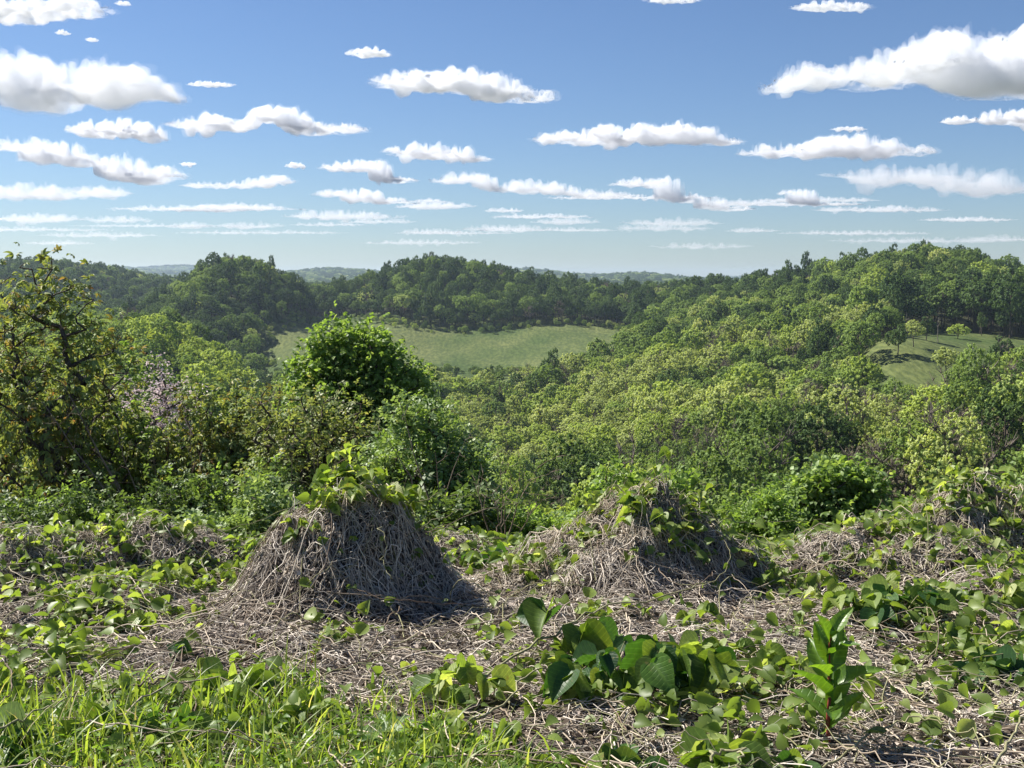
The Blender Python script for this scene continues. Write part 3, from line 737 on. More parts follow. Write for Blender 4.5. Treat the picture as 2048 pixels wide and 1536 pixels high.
# scrub along the margins of the pastures, part of the same woods
mp = []
for poly, ylo, yhi in ((FIELD, 470, 690), (MEADOW, 280, 435)):
    for _ in range(9000):
        yq = rs.uniform(ylo, yhi); xq = rs.uniform(-.26, .5) * yq; mp.append((xq, yq))
mp = np.array(mp); mz = ground(mp[:, 0], mp[:, 1]); f1_, m1_ = open_ground(mp[:, 0], mp[:, 1], mz)
ins = f1_ | m1_; near_edge = np.zeros(len(mp), bool)
for dx_, dy_ in ((9, 0), (-9, 0), (0, 14), (0, -14)):
    f2_, m2_ = open_ground(mp[:, 0] + dx_, mp[:, 1] + dy_, ground(mp[:, 0] + dx_, mp[:, 1] + dy_)); near_edge |= ~(f2_ | m2_)
sel_ = np.nonzero(ins & near_edge)[0][:420]; mp, mz = mp[sel_], mz[sel_]; nk = len(mp)
mk = rs.choice([k for k in (0, 1, 3, 5, 7) if k in proto_obj], nk); ms_ = rs.uniform(.16, .46, nk)
scatter('woodland', 'dense spring woods covering the hills between the pastures', None, np.concatenate([np.stack([C2[rest, 0], Yc[rest], cz[rest]], -1), np.stack([mp[:, 0], mp[:, 1], mz - ms_ * 2.6], -1)]), np.concatenate([rest_k, mk]), np.concatenate([rot[rest], rs.uniform(0, 6, nk)]), np.concatenate([rough(scl[rest]), rough(ms_)]))
# far woods
P = []
Y = 1060.0
while Y < 7800:
    s = 10.5 if Y < 1700 else 15 if Y < 2600 else 24 if Y < 4000 else 36
    w = .5 * Y + 20; xs = np.arange(-w, w, s); xs = xs + rs.uniform(-.45, .45, len(xs)) * s; P.append(np.stack([xs, Y + rs.uniform(-.45, .45, len(xs)) * s], -1)); Y += s
P = np.vstack(P); pz_ = ground(P[:, 0], P[:, 1])
# leave out what lies on slopes that face away behind a crest
vis = np.ones(len(P), bool)
el_ = (pz_ + 12 - EYE) / P[:, 1]; ub = np.clip(((P[:, 0] / P[:, 1]) + .6) / 1.2 * 600, 0, 599).astype(int)
mx = np.full(600, -9.0)
for i in np.argsort(P[:, 1]):
    u_ = ub[i]
    if el_[i] + 6 / P[i, 1] < mx[u_]: vis[i] = False
    mx[u_] = max(mx[u_], el_[i] - 8 / P[i, 1])
P, pz_ = P[vis], pz_[vis]
kk = rs.choice([k for k in (0, 1, 2, 3, 5) if k in proto_obj], len(P))
sc_ = rs.uniform(.8, 1.3, len(P)) * np.where(P[:, 1] < 1700, 1.25, np.where(P[:, 1] < 2600, 1.7, np.where(P[:, 1] < 4000, 2.6, 4.0)))
S3 = np.stack([sc_, sc_, rs.uniform(.8, 1.4, len(P)) * np.where(P[:, 1] < 2600, 1.1, 1.25)], -1)
S3[:, 2] = np.minimum(S3[:, 2], sc_)
scatter('distant_woodland', 'blue hazy wooded ridges along the horizon', None, np.stack([P[:, 0], P[:, 1], pz_], -1), kk, rs.uniform(0, 6.28, len(P)), S3)

# single trees that stand in the pastures
def solo(px, py, Y, k, s, label, cat='tree', nm='meadow_tree', sz=None):
    x = (px - 1024) / FPX * Y; z = float(ground(x, Y)) - (2.9 * s * (sz or 1) if cat == 'bush' else 1.3 * s); cmh, tmh = PROTO[k][:2]
    # move along the sight line so the foot stands where the photograph shows it
    o = thing(nm, label, cat, (x, Y, z)); o.rotation_euler[2] = px; o.scale = (s, s, s * (sz or 1))
    link('crown', cmh, o); link('trunk', tmh, o); return o
solo(1917, 690, 385, 6, .80, 'yellow-green dome-shaped bush standing alone at the top of the small meadow', 'bush', 'meadow_bush', .80)
solo(1895, 760, 300, 5, 1.0, 'pale slender tree with visible trunk standing in the small meadow', sz=.78)
solo(1852, 712, 350, 3, .80, 'dark round tree left of the bare snag in the small meadow', sz=.72)
solo(1797, 745, 320, 3, .88, 'dark green oval tree at the left end of the small meadow', sz=.78)
solo(1828, 735, 330, 4, .72, 'olive tree touching the dark oval tree in the small meadow', sz=1.0)
solo(1783, 688, 375, 4, .92, 'pale silvery tree at the top left corner of the small meadow', sz=.8)
solo(2003, 745, 300, 3, .98, 'dark tree at the right end of the small meadow', sz=.85)
solo(2045, 740, 295, 0, 1.05, 'bright green tree at the right edge beside the small meadow', sz=.8)
solo(905, 650, 648, 7, .95, 'bright green small tree at the top edge of the far pasture', sz=.9)
solo(950, 652, 648, 4, .8, 'pale tree on the top edge of the far pasture, right of the bright one')
def bare_snag(px, Y, H, label, nm='dead_tree', r0=.16, mat='bark_pale'):
    x = (px - 1024) / FPX * Y; z = float(ground(x, Y)); o = thing(nm, label, 'dead tree', (x, Y, z))
    r = np.random.RandomState(int(px)); s = np.linspace(0, 1, 7); p = np.zeros((1, 7, 3)); p[0, :, 2] = s * H; p[0, :, :2] = np.cumsum(r.normal(0, H * .012, (7, 2)), 0); p[0, 0] = (0, 0, -.3)
    t_ = link('trunk', mesh('trunk', *tubes(p, (r0 * (1.1 - s))[None], 6), M[mat]), o)
    nb = 9; s2 = np.linspace(0, 1, 5)
    for b_ in range(nb):
        st = p[0, r.randint(3, 7)]; d = rdir(1, r)[0]; d[2] = abs(d[2]) + .5; d /= np.linalg.norm(d); L_ = H * r.uniform(.12, .26)
        q = st + d * (L_ * s2)[:, None] + r.normal(0, .03 * L_, (5, 3)) * s2[:, None]
        link('limb', mesh('limb', *tubes(q[None], (r0 * .4 * (1.1 - s2))[None], 4), M[mat]), o)
    return o
bare_snag(1877, 352, 9.5, 'thin bare snag standing in the small meadow beside the dark round tree', r0=.12)
bare_snag(1812, 375, 7.5, 'thin bare pole-like snag behind the pale silvery tree', r0=.1)
bare_snag(862, 757, 17.5, 'bleached bare snag on top of the wooded knoll', r0=.3)
# pole with lamp arm in the meadow
x_ = (1936 - 1024) / FPX * 300; z_ = float(ground(x_, 300)); o = thing('lamp_pole', 'slim utility pole with a short lamp arm in the small meadow', 'pole', (x_, 300, z_))
s_ = np.linspace(0, 1, 4); p_ = np.zeros((1, 4, 3)); p_[0, :, 2] = s_ * 7.6; p_[0, 0, 2] = -.3; link('pole_shaft', mesh('pole_shaft', *tubes(p_, (.16 - .05 * s_)[None], 8), M['pole']), o)
p_ = np.zeros((1, 4, 3)); p_[0, :, 2] = 7.3 + .2 * s_; p_[0, :, 0] = 1.3 * s_; link('lamp_arm', mesh('lamp_arm', *tubes(p_, np.full((1, 4), .05), 6), M['pole']), o)
p_ = np.zeros((1, 4, 3)); p_[0, :, 2] = 7.5; p_[0, :, 0] = 1.1 + .7 * s_; link('lamp_head', mesh('lamp_head', *tubes(p_, np.array([[.05, .17, .17, .04]]), 8), M['pole']), o)

# ------------------------------------------------------------------ shrubs and trees just beyond the brow
M['s_bronze'] = leaf_mat('bronze_green_leaves', (.11, .155, .045), (.26, .335, .11), (.38, .34, .15), trans=.32, tcol=(1.9, 1.7, .8), rough=.55, spec=.25)
M['s_orange'] = leaf_mat('coppery_young_leaves', (.11, .13, .04), (.24, .23, .08), (.34, .17, .08), trans=.35, tcol=(1.8, 1.5, .8), rough=.55, spec=.25)
M['s_green'] = leaf_mat('bright_green_leaves', (.09, .15, .035), (.21, .31, .075), (.36, .44, .16), trans=.42, rough=.5, spec=.3)
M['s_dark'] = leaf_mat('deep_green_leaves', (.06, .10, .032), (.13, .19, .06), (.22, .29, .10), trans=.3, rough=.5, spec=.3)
M['s_grey'] = leaf_mat('grey_green_leaves', (.11, .17, .065), (.26, .35, .13), (.42, .50, .25), trans=.28, rough=.48, spec=.35)
M['s_pink'] = leaf_mat('pink_blossom', (.60, .49, .48), (.80, .71, .69), trans=.35, tcol=(1.05, 1.0, 1.02), rough=.7)
M['s_khaki'] = leaf_mat('khaki_budding_leaves', (.13, .155, .05), (.28, .32, .12), (.38, .32, .16), trans=.3, rough=.5)

def leaflet_T(w=.2, droop=.12):
    """one pointed leaflet, length 1 along +y, 4 triangles folded along the midrib"""
    T = np.array([(0, 0, 0), (w, .38, .05), (0, .45, -.02), (-w, .38, .05), (w * .62, .72, -.01), (0, 1, -droop - .05), (-w * .62, .72, -.01)], float)
    F = np.array([(0, 1, 2), (0, 2, 3), (1, 4, 2), (2, 6, 3), (4, 5, 2), (2, 5, 6)])
    return T, F
def rotz(a):
    c, s = math.cos(a), math.sin(a); return np.array([[c, -s, 0], [s, c, 0], [0, 0, 1.0]])
def rotx(a):
    c, s = math.cos(a), math.sin(a); return np.array([[1, 0, 0], [0, c, -s], [0, s, c.real]])
def spray_T(kind):
    """a spray of leaflets: palmate, pinnate or a pair"""
    parts = []
    if kind == 'palmate':
        T, F = leaflet_T(.19, .25)
        for a, l, d in [(0, 1, -.35), (.75, .9, -.45), (-.75, .9, -.45), (1.6, .62, -.6), (-1.6, .62, -.6)]:
            parts.append(((T * l) @ (rotz(a) @ rotx(d)).T, F))
    elif kind == 'pinnate':
        T, F = leaflet_T(.21, .2)
        for i in range(4):
            for sgn in (-1, 1):
                P = (T * (.34 + .05 * math.sin(i * 1.2))) @ (rotz(-sgn * 1.05) @ rotx(-.25)).T; P = P + np.array([0, .12 + .22 * i, -.08 * (i / 3) ** 2 * 2]); parts.append((P, F))
        P = (T * .36) @ rotx(-.4).T + np.array([0, .95, -.2]); parts.append((P, F))
    elif kind == 'broad':
        T, F = leaflet_T(.36, .2)
        for a, l, y, d in [(.2, .8, .25, -.3), (-1.1, .7, .1, -.35), (1.2, .65, 0, -.3), (2.6, .55, 0, -.5)]:
            parts.append(((T * l) @ (rotz(a) @ rotx(d)).T + np.array([0, y, 0]), F))
    elif kind == 'small':
        T, F = leaflet_T(.33, .1)
        for a, l, y, d in [(.1, .5, .5, -.1), (-1.0, .5, .35, -.2), (1.0, .5, .15, .2), (2.3, .45, 0, -.3), (-2.2, .45, 0, .2)]:
            parts.append(((T * l) @ (rotz(a) @ rotx(d)).T + np.array([0, y, 0]), F))
    elif kind == 'flower':
        T, F = leaflet_T(.4, .1)
        for a in (0, 2.1, 4.2): parts.append(((T * .5) @ (rotz(a) @ rotx(.3)).T + np.array([0, .1 * a, 0]), F))
    return join(parts)

def near_tree(nm, label, cat, base, Y, ells, ntips, leafmat, spray, size, per_tip=5, spread=.16, barkmat='bark', rt=.005, depth=1.0, group=None, seed=1, up=.35, trunk_part='trunk', stems=1, tipmat=None, wobble=.12, twigtips=0, spreadz=1.0):
    """base: pixel x of the foot; ells: (px, py, rx, ry) lobes of the crown in the photograph, built Y metres ahead with their own depth"""
    r = np.random.RandomState(seed)
    ppm = Y / FPX
    bx = (base - 1024) * ppm; B = np.array([bx, Y, float(ground(bx, Y)) - .05])
    areas = np.array([e[2] * e[3] * min(e[2], 140) for e in ells], float)
    li = r.choice(len(ells), ntips, p=areas / areas.sum())
    E_ = np.array(ells, float)[li]
    d = rdir(ntips, r) * (r.uniform(.12, 1, ntips) ** .45)[:, None]
    c = W(E_[:, 0], E_[:, 1], Y); dep = np.minimum(E_[:, 2], E_[:, 3] * 1.5) * ppm * depth
    c[:, 1] += r.normal(0, .12, ntips) * dep
    tips = c + d * np.stack([E_[:, 2] * ppm, dep, E_[:, 3] * ppm], -1)
    gz = ground(tips[:, 0], tips[:, 1]); tips[:, 2] = np.maximum(tips[:, 2], gz + .08)
    o = thing(nm, label, cat, tuple(B), group)
    # skeleton: tips in order of distance from the foot join the nearest branch
    nodes = [B]; par = [-1]; plen = [0.0]
    feet = [0]
    for s_ in range(1, stems):
        p = B + np.array([r.normal(0, .25), r.normal(0, .2), 0]); p[2] = float(ground(p[0], p[1])) - .05; nodes.append(p); par.append(-1); plen.append(0.0); feet.append(len(nodes) - 1)
    cen = tips.mean(0)
    for f in feet:
        tgt = np.array([nodes[f][0] * .65 + cen[0] * .35, nodes[f][1] * .7 + cen[1] * .3, B[2] + (tips[:, 2].min() - B[2]) * .6 + .25 * (tips[:, 2].max() - tips[:, 2].min())])
        prev = f; p0 = nodes[f].copy(); L_ = np.linalg.norm(tgt - p0); k = max(3, int(L_ / .25))
        for i in range(1, k + 1):
            nodes.append(p0 + (tgt - p0) * i / k + r.normal(0, .02 * L_ / k * 6, 3)); par.append(prev); plen.append(plen[prev] + L_ / k); prev = len(nodes) - 1
    order_ = np.argsort(np.linalg.norm(tips - B, axis=1))
    step = .22 * (Y / 14) ** .5
    tipnode = []
    for t in order_:
        q = tips[t]; Nn = np.array(nodes); dd = q - Nn; dist = np.linalg.norm(dd, axis=1)
        cost = dist * (1 + .5 * np.clip(-(dd[:, 2]) / np.maximum(dist, 1e-6), 0, 1)) + up * np.array(plen) * .25
        cost[feet] += 5
        j = int(np.argmin(cost)); L_ = dist[j]; k = max(1, int(L_ / step)); prev = j; p0 = Nn[j]
        bow = np.array([0, 0, .10 * L_])
        for i in range(1, k + 1):
            f = i / k; w_ = r.normal(0, wobble * L_ / k * .5, 3) if i < k else 0
            nodes.append(p0 + (q - p0) * f - bow * math.sin(PI * f) * .6 + w_); par.append(prev); plen.append(plen[prev] + L_ / k); prev = len(nodes) - 1
        tipnode.append(prev)
    Nn = np.array(nodes); par = np.array(par); cntn = np.zeros(len(Nn))
    for tn in tipnode:
        j = tn
        while j >= 0: cntn[j] += 1; j = par[j]
    rad = rt * np.maximum(cntn, 1) ** .48
    ch = np.nonzero(par >= 0)[0]; main = (cntn > ntips * .10)
    def seg(sel, nm_, mat):
        if not len(sel): return
        P = np.stack([Nn[par[sel]], Nn[sel]], 1) - B
        Rr_ = np.stack([np.minimum(rad[par[sel]], rad[sel] * 1.5), rad[sel]], 1)
        V_, F_ = tubes(P, Rr_, 4 if nm_ == 'branches' else 7); link(nm_, mesh(nm_, V_, F_, M[mat], smooth=True), o, kind='stuff' if nm_ == 'branches' else None)
    seg(ch[main[ch]], trunk_part, barkmat); seg(ch[~main[ch]], 'branches', barkmat)
    # leaves
    T, F = spray_T(spray)
    def leaves(n_per, mat, part, tsel, sz, zoff=0):
        tp = Nn[tsel]; n = len(tp) * n_per
        O_ = np.repeat(tp, n_per, 0) + r.normal(0, spread, (n, 3)) * np.array([1, 1, spreadz]) + np.array([0, 0, zoff])
        out = O_ - cen; out = norm(out) * .6 + rdir(n, r) * .8 + np.array([0, 0, .05]); nrm = np.array([0, 0, 1.0]) + rdir(n, r) * .65
        V_, F_ = place(T, F, O_ - B, frames(out, nrm), sz * r.uniform(.65, 1.25, n)); link(part, mesh(part, V_, F_, M[mat]), o, kind='stuff')
    tipnode = np.array(tipnode)
    if twigtips: tipnode = tipnode[r.rand(len(tipnode)) > twigtips]
    if tipmat:
        hi = Nn[tipnode, 2] - (-.0); s_ = r.rand(len(tipnode)) < .24
        leaves(per_tip, tipmat, 'young_leaves', tipnode[s_], size, .03); leaves(per_tip, leafmat, 'foliage', tipnode[~s_], size)
    else: leaves(per_tip, leafmat, 'foliage', tipnode, size)
    return o

near_tree('slender_tree', 'tall many-branched tree with small bronze-green leaf sprays at the left edge', 'tree', 70, 14.0,
    [(45, 525, 30, 40), (105, 530, 22, 42), (70, 560, 50, 40), (5, 580, 40, 60), (175, 575, 26, 36), (70, 620, 60, 60), (150, 610, 50, 50), (20, 690, 80, 80), (170, 680, 80, 50), (240, 720, 50, 50), (90, 790, 140, 110), (90, 930, 150, 120)], 400, 's_bronze', 'palmate', .105, 5, .12, tipmat='s_orange', seed=3, rt=.0050, stems=4)
near_tree('slender_tree', 'bushy bronze-green tree before the pink blossom, right of the tall edge tree', 'tree', 215, 15.0,
    [(235, 745, 44, 40), (180, 850, 120, 80), (280, 900, 90, 70), (180, 980, 140, 80), (300, 990, 90, 70)], 400, 's_bronze', 'palmate', .105, 6, .12, tipmat='s_green', seed=5, rt=.0050, stems=4)
near_tree('leafy_shrub', 'shrub with coppery orange young leaves under the far pasture end', 'shrub', 440, 14.5,
    [(395, 800, 40, 26), (450, 790, 40, 30), (500, 810, 44, 36), (400, 880, 90, 60), (500, 890, 70, 70), (450, 980, 120, 80)], 380, 's_bronze', 'palmate', .095, 6, .11, tipmat='s_orange', seed=8, rt=.0045, stems=5)
near_tree('leafy_shrub', 'khaki twiggy shrub left of the glossy green tree', 'shrub', 590, 12.8,
    [(545, 785, 30, 24), (520, 830, 44, 40), (620, 810, 50, 36), (690, 830, 50, 40), (600, 880, 90, 60), (560, 960, 80, 70), (690, 900, 80, 60)], 420, 's_khaki', 'small', .09, 5, .10, tipmat='s_bronze', seed=9, rt=.005, stems=5, twigtips=.25)
near_tree('flowering_tree', 'pink-flowering tree between the bronze-green trees and the far woods', 'tree', 330, 27.0,
    [(312, 752, 26, 40), (300, 800, 50, 40), (365, 795, 46, 26), (245, 800, 40, 26), (325, 850, 70, 40)], 230, 's_pink', 'flower', .08, 10, .13, barkmat='bark', seed=12, rt=.007, stems=2)
near_tree('glossy_tree', 'dense glossy green dome-shaped tree in front of the far pasture', 'tree', 715, 20.0,
    [(680, 655, 26, 22), (675, 680, 44, 34), (722, 680, 40, 34), (760, 695, 26, 30), (655, 715, 46, 44), (735, 730, 60, 60), (612, 750, 44, 44), (680, 790, 105, 70), (795, 775, 70, 60), (745, 710, 60, 50), (730, 860, 130, 60), (830, 840, 50, 50)], 820, 's_green', 'broad', .115, 10, .12, seed=14, rt=.006)
near_tree('round_bush', 'rounded grey-green bush right of the glossy tree, above the gap of the mounds', 'bush', 880, 12.0,
    [(815, 835, 44, 34), (855, 845, 50, 36), (900, 890, 44, 44), (820, 930, 100, 64), (925, 960, 64, 56), (880, 1020, 110, 70), (965, 1010, 44, 60), (780, 990, 70, 70), (940, 920, 30, 30)], 600, 's_grey', 'small', .095, 8, .09, seed=15, rt=.0045, stems=4, tipmat='s_green')
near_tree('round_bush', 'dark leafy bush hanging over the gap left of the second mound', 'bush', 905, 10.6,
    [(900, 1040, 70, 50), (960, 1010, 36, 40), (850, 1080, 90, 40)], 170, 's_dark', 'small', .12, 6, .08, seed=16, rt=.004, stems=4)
near_tree('round_bush', 'round dense deep green bush right of the second mound', 'bush', 1680, 13.0,
    [(1665, 965, 54, 42), (1725, 970, 42, 38), (1600, 990, 44, 40), (1680, 1030, 90, 56), (1590, 1045, 60, 50), (1740, 1060, 46, 56), (1650, 1095, 120, 40)], 620, 's_green', 'broad', .095, 9, .08, seed=17, rt=.0045, stems=4, tipmat='s_grey')
near_tree('leafy_shrub', 'low light green shrub filling the dip left of the round deep green bush', 'shrub', 1520, 11.0,
    [(1545, 1010, 30, 26), (1500, 1050, 44, 36), (1540, 1080, 70, 36), (1460, 1090, 50, 30)], 260, 's_green', 'small', .09, 8, .08, seed=18, rt=.004, stems=4)
near_tree('leafy_shrub', 'thin leafy shoots rising behind the second mound', 'shrub', 1290, 9.6,
    [(1228, 948, 20, 26), (1240, 985, 34, 26), (1300, 975, 34, 24), (1372, 975, 30, 22), (1180, 1050, 44, 20), (1330, 1010, 70, 24)], 190, 's_green', 'small', .10, 5, .07, seed=19, rt=.0035, stems=6)
near_tree('leafy_shrub', 'low green shrubs in the gap between the two mounds', 'shrub', 1040, 10.8,
    [(1000, 1040, 30, 34), (1060, 1070, 60, 36), (970, 1090, 50, 28), (1130, 1075, 50, 26), (1000, 1110, 60, 26)], 300, 's_green', 'small', .085, 8, .08, seed=20, rt=.0035, stems=6)
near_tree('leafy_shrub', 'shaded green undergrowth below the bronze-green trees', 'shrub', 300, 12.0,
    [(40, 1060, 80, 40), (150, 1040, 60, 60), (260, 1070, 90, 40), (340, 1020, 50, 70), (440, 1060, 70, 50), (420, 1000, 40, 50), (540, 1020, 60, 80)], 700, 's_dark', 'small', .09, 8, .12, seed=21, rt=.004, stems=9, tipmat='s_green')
near_tree('leafy_shrub', 'brushy green shrub left of the first mound with pale shoots', 'shrub', 480, 10.5,
    [(400, 1075, 60, 30), (480, 1070, 50, 36), (520, 1010, 40, 40), (560, 1060, 40, 40)], 170, 's_grey', 'small', .11, 6, .08, seed=22, rt=.0035, stems=5)
near_tree('leafy_shrub', 'viny shrub behind the third mound at the right edge', 'shrub', 1930, 11.0,
    [(1850, 1050, 60, 36), (1930, 1010, 60, 34), (2020, 1010, 50, 40), (1880, 1090, 90, 30)], 260, 's_green', 'small', .11, 5, .09, seed=23, rt=.004, stems=6, tipmat='s_khaki')
# bare thin shrubs between the mounds
def bare_shrub(label, base, Y, tips_px, seed, n=5, nm='bare_shrub', mat='vine_brown', r0=.008):
    r = np.random.RandomState(seed); bx = (base - 1024) / FPX * Y; B = np.array([bx, Y, float(ground(bx, Y)) - .05])
    o = thing(nm, label, 'bare shrub', tuple(B), 'bare shrubs'); k = 9; s = np.linspace(0, 1, k)
    subs = []
    for (tx, ty) in tips_px:
        t = W(tx, ty, Y + r.uniform(-.2, .2)); mid = (B + t) / 2 + np.array([r.normal(0, .12), r.normal(0, .1), -.02])
        p = ((1 - s) ** 2)[:, None] * B + (2 * s * (1 - s))[:, None] * mid + (s ** 2)[:, None] * t + r.normal(0, .012, (k, 3)) * np.sin(s * PI)[:, None]
        link('stem', mesh('stem', *tubes((p - B)[None], (r0 * (1.15 - s))[None], 5), M[mat], smooth=True), o)
        for _ in range(n):
            i = r.randint(3, k); d = norm(p[-1] - p[0] + rdir(1, r)[0] * 1.2 * np.linalg.norm(p[-1] - p[0])); L_ = r.uniform(.12, .36); q = p[i] + d * (L_ * s)[:, None] + r.normal(0, .01, (k, 3)) * s[:, None]
            subs.append((q - B)[None]); j2 = r.randint(3, k); d2 = norm(d + rdir(1, r)[0] * .9); q2 = q[j2] + d2 * (L_ * .5 * s)[:, None]; subs.append((q2 - B)[None])
    link('twigs', mesh('twigs', *tubes(np.vstack(subs), np.repeat((.0026 * (1.2 - s))[None], len(subs), 0), 3), M[mat]), o, kind='stuff')
bare_shrub('leafless dark shrub reaching over the gap between the first two mounds', 1010, 9.0, [(1075, 935), (1040, 960), (1085, 1000), (1000, 950), (985, 990), (960, 940)], 31, 6)
bare_shrub('leafless crooked twigs sticking out of the round grey-green bush', 870, 10.6, [(795, 790), (870, 900), (930, 880), (760, 860)], 32, 3, r0=.011)
bare_shrub('bare twigs beside the khaki shrub', 640, 12.0, [(590, 850), (620, 800), (700, 860)], 33, 6)
bare_shrub('dark bare twigs rising between the bronze-green trees', 330, 12.6, [(300, 870), (230, 850), (380, 880), (160, 830), (90, 700), (40, 740)], 34, 7, r0=.013)

# ------------------------------------------------------------------ foreground: dry vines, mounds, kudzu, grass
M['vine_pale'] = flat_mat('weathered_vine', (.16, .115, .08), (.66, .56, .43), by='island', rough=.6)
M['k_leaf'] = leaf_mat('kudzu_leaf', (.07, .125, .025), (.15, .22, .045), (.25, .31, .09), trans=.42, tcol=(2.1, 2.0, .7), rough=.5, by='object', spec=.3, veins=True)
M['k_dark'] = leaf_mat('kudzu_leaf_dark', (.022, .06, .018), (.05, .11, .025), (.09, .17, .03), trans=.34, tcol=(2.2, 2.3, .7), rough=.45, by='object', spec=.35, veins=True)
M['k_young'] = leaf_mat('kudzu_leaf_young', (.17, .25, .05), (.30, .36, .11), (.44, .47, .24), trans=.5, tcol=(1.7, 1.7, .7), rough=.45, by='object', spec=.4, veins=True)
M['k_mass'] = leaf_mat('ground_cover_leaf', (.085, .135, .03), (.19, .26, .06), (.36, .40, .18), trans=.45, tcol=(1.9, 1.9, .7), rough=.45, by='island')
M['grass'] = leaf_mat('grass_blade', (.12, .18, .04), (.25, .32, .08), (.55, .46, .28), trans=.48, tcol=(1.8, 1.8, .6), rough=.4, by='island')
M['weed'] = leaf_mat('weed_leaf', (.07, .15, .022), (.18, .28, .045), (.34, .40, .10), trans=.45, tcol=(1.8, 1.8, .6), rough=.45, by='island')
M['silver'] = leaf_mat('silvery_leaf', (.16, .24, .12), (.26, .34, .20), trans=.35, rough=.5, by='object', spec=.3, veins=True)
M['poke'] = leaf_mat('pokeweed_leaf', (.06, .13, .02), (.12, .21, .03), trans=.45, tcol=(2.0, 2.0, .6), rough=.35, by='object', spec=.5, veins=True)

MOUNDS = [  # x px, Y, height, half width, half depth
    (705, 6.7, .60, .42, .43), (1300, 7.2, .55, .50, .46), (1165, 7.3, .28, .45, .4), (1985, 8.2, .56, .55, .5), (1800, 7.6, .24, .50, .4),
    (110, 7.6, .22, .75, .5)]
MD = [((px - 1024) / FPX * Y, Y, h, a, b_) for (px, Y, h, a, b_) in MOUNDS]
def mound_h(x, y):
    v = np.zeros(np.shape(x))
    for k, (cx, cy_, h, a, b_) in enumerate(MD):
        r = np.sqrt(((x - cx) / a) ** 2 + ((y - cy_) / b_) ** 2)
        w = .78 + .46 * vnoise(np.arctan2(y - cy_, x - cx) * 1.6 + 7, r * 1.5, 60 + k)
        v = np.maximum(v, h * np.exp(-(r / w) ** 2.5 * .75) * (.93 + .14 * vnoise(x * 4, y * 4, 70 + k)))
    return v
def Ssurf(x, y):
    m = mound_h(x, y)
    return ground(x, y) + m + (.04 + .46 * np.minimum(m, .3)) * (fbm(x * 4.5, y * 4.5, 91) - .5) * 2
def hit(px, py):
    """where the sight line through a pixel meets the foreground surface"""
    Ys = np.linspace(2.6, 11, 420); P = W(np.full(420, px), np.full(420, py), Ys); d = P[:, 2] - Ssurf(P[:, 0], P[:, 1])
    i = np.argmax(d < 0) if (d < 0).any() else 419
    return P[i]
# bodies of the mounds
mound_obj = {}
MLAB = {0: 'tall mound of tangled dry vines with fresh kudzu on top, left of centre', 1: 'second mound of dry vines with leafy shoots on top, right of centre', 2: 'low shoulder of dry vines leaning on the second mound',
        3: 'mound of pale dry vines and leaves at the right edge', 4: 'low vine hump in front of the right-edge mound', 5: 'low leafy vine hump below the tall edge tree'}
for k in MLAB:
    cx, cy_, h, a, b_ = MD[k]; z0 = float(ground(cx, cy_))
    o = thing('vine_mound', MLAB[k], 'vine mound', (cx, cy_, z0), 'vine-covered mounds')
    g1 = np.linspace(0, 1, 26)[:, None]; g2 = np.linspace(0, 2 * PI, 49)[None]; gx = cx + np.cos(g2) * g1 * a * 1.75; gy = cy_ + np.sin(g2) * g1 * b_ * 1.75
    gz = Ssurf(gx, gy) - .012 - .05 * sstep(.85, 1, g1); V_ = np.stack([gx - cx, gy - cy_, gz - z0], -1).reshape(-1, 3)
    i, j = np.meshgrid(np.arange(25), np.arange(48), indexing='ij'); b0 = i * 49 + j
    link('core', mesh('core', V_, np.stack([b0, b0 + 49, b0 + 50, b0 + 1], -1).reshape(-1, 4), M['mound_core'], smooth=True), o)
    mound_obj[k] = o
def visible_xy(n, ylo, yhi, pw=1.0, marg=120):
    y = ylo + (yhi - ylo) * rs.rand(n) ** pw; u = rs.uniform(-marg, 2048 + marg, n); return (u - 1024) / FPX * y, y, u
def strands(x, y, L_, rad, lift=.02, down=0.0, seed=0, k=7, ang=None, curl=1.0):
    r = np.random.RandomState(seed); n = len(x); a = r.uniform(0, 2 * PI, n) if ang is None else ang
    P = np.zeros((n, k, 3)); cx, cy2 = x.copy(), y.copy(); turn = r.normal(0, .35 * curl, n); st = L_ / (k - 1)
    lf = np.abs(r.normal(0, lift, (n, 1))) * (.3 + np.sin(np.linspace(0, PI, k))[None]) + np.abs(r.normal(0, lift * .25, (n, k)))
    for i in range(k):
        z = Ssurf(cx, cy2); P[:, i, 0], P[:, i, 1], P[:, i, 2] = cx, cy2, z + lf[:, i]
        e = .04; gxx = (Ssurf(cx + e, cy2) - z) / e; gyy = (Ssurf(cx, cy2 + e) - z) / e; sl = np.sqrt(gxx ** 2 + gyy ** 2)
        if down > 0:
            da = np.arctan2(-gyy, -gxx); w_ = np.clip(down * sl, 0, .6); a = a + np.arctan2(np.sin(da - a), np.cos(da - a)) * w_
        a = a + turn + r.normal(0, .28 * curl, n); slope = np.cos(a) * gxx + np.sin(a) * gyy; q = st / np.sqrt(1 + slope ** 2)
        cx = cx + np.cos(a) * q; cy2 = cy2 + np.sin(a) * q
    R_ = rad[:, None] * np.linspace(1.1, .6, k)[None]
    return P, R_
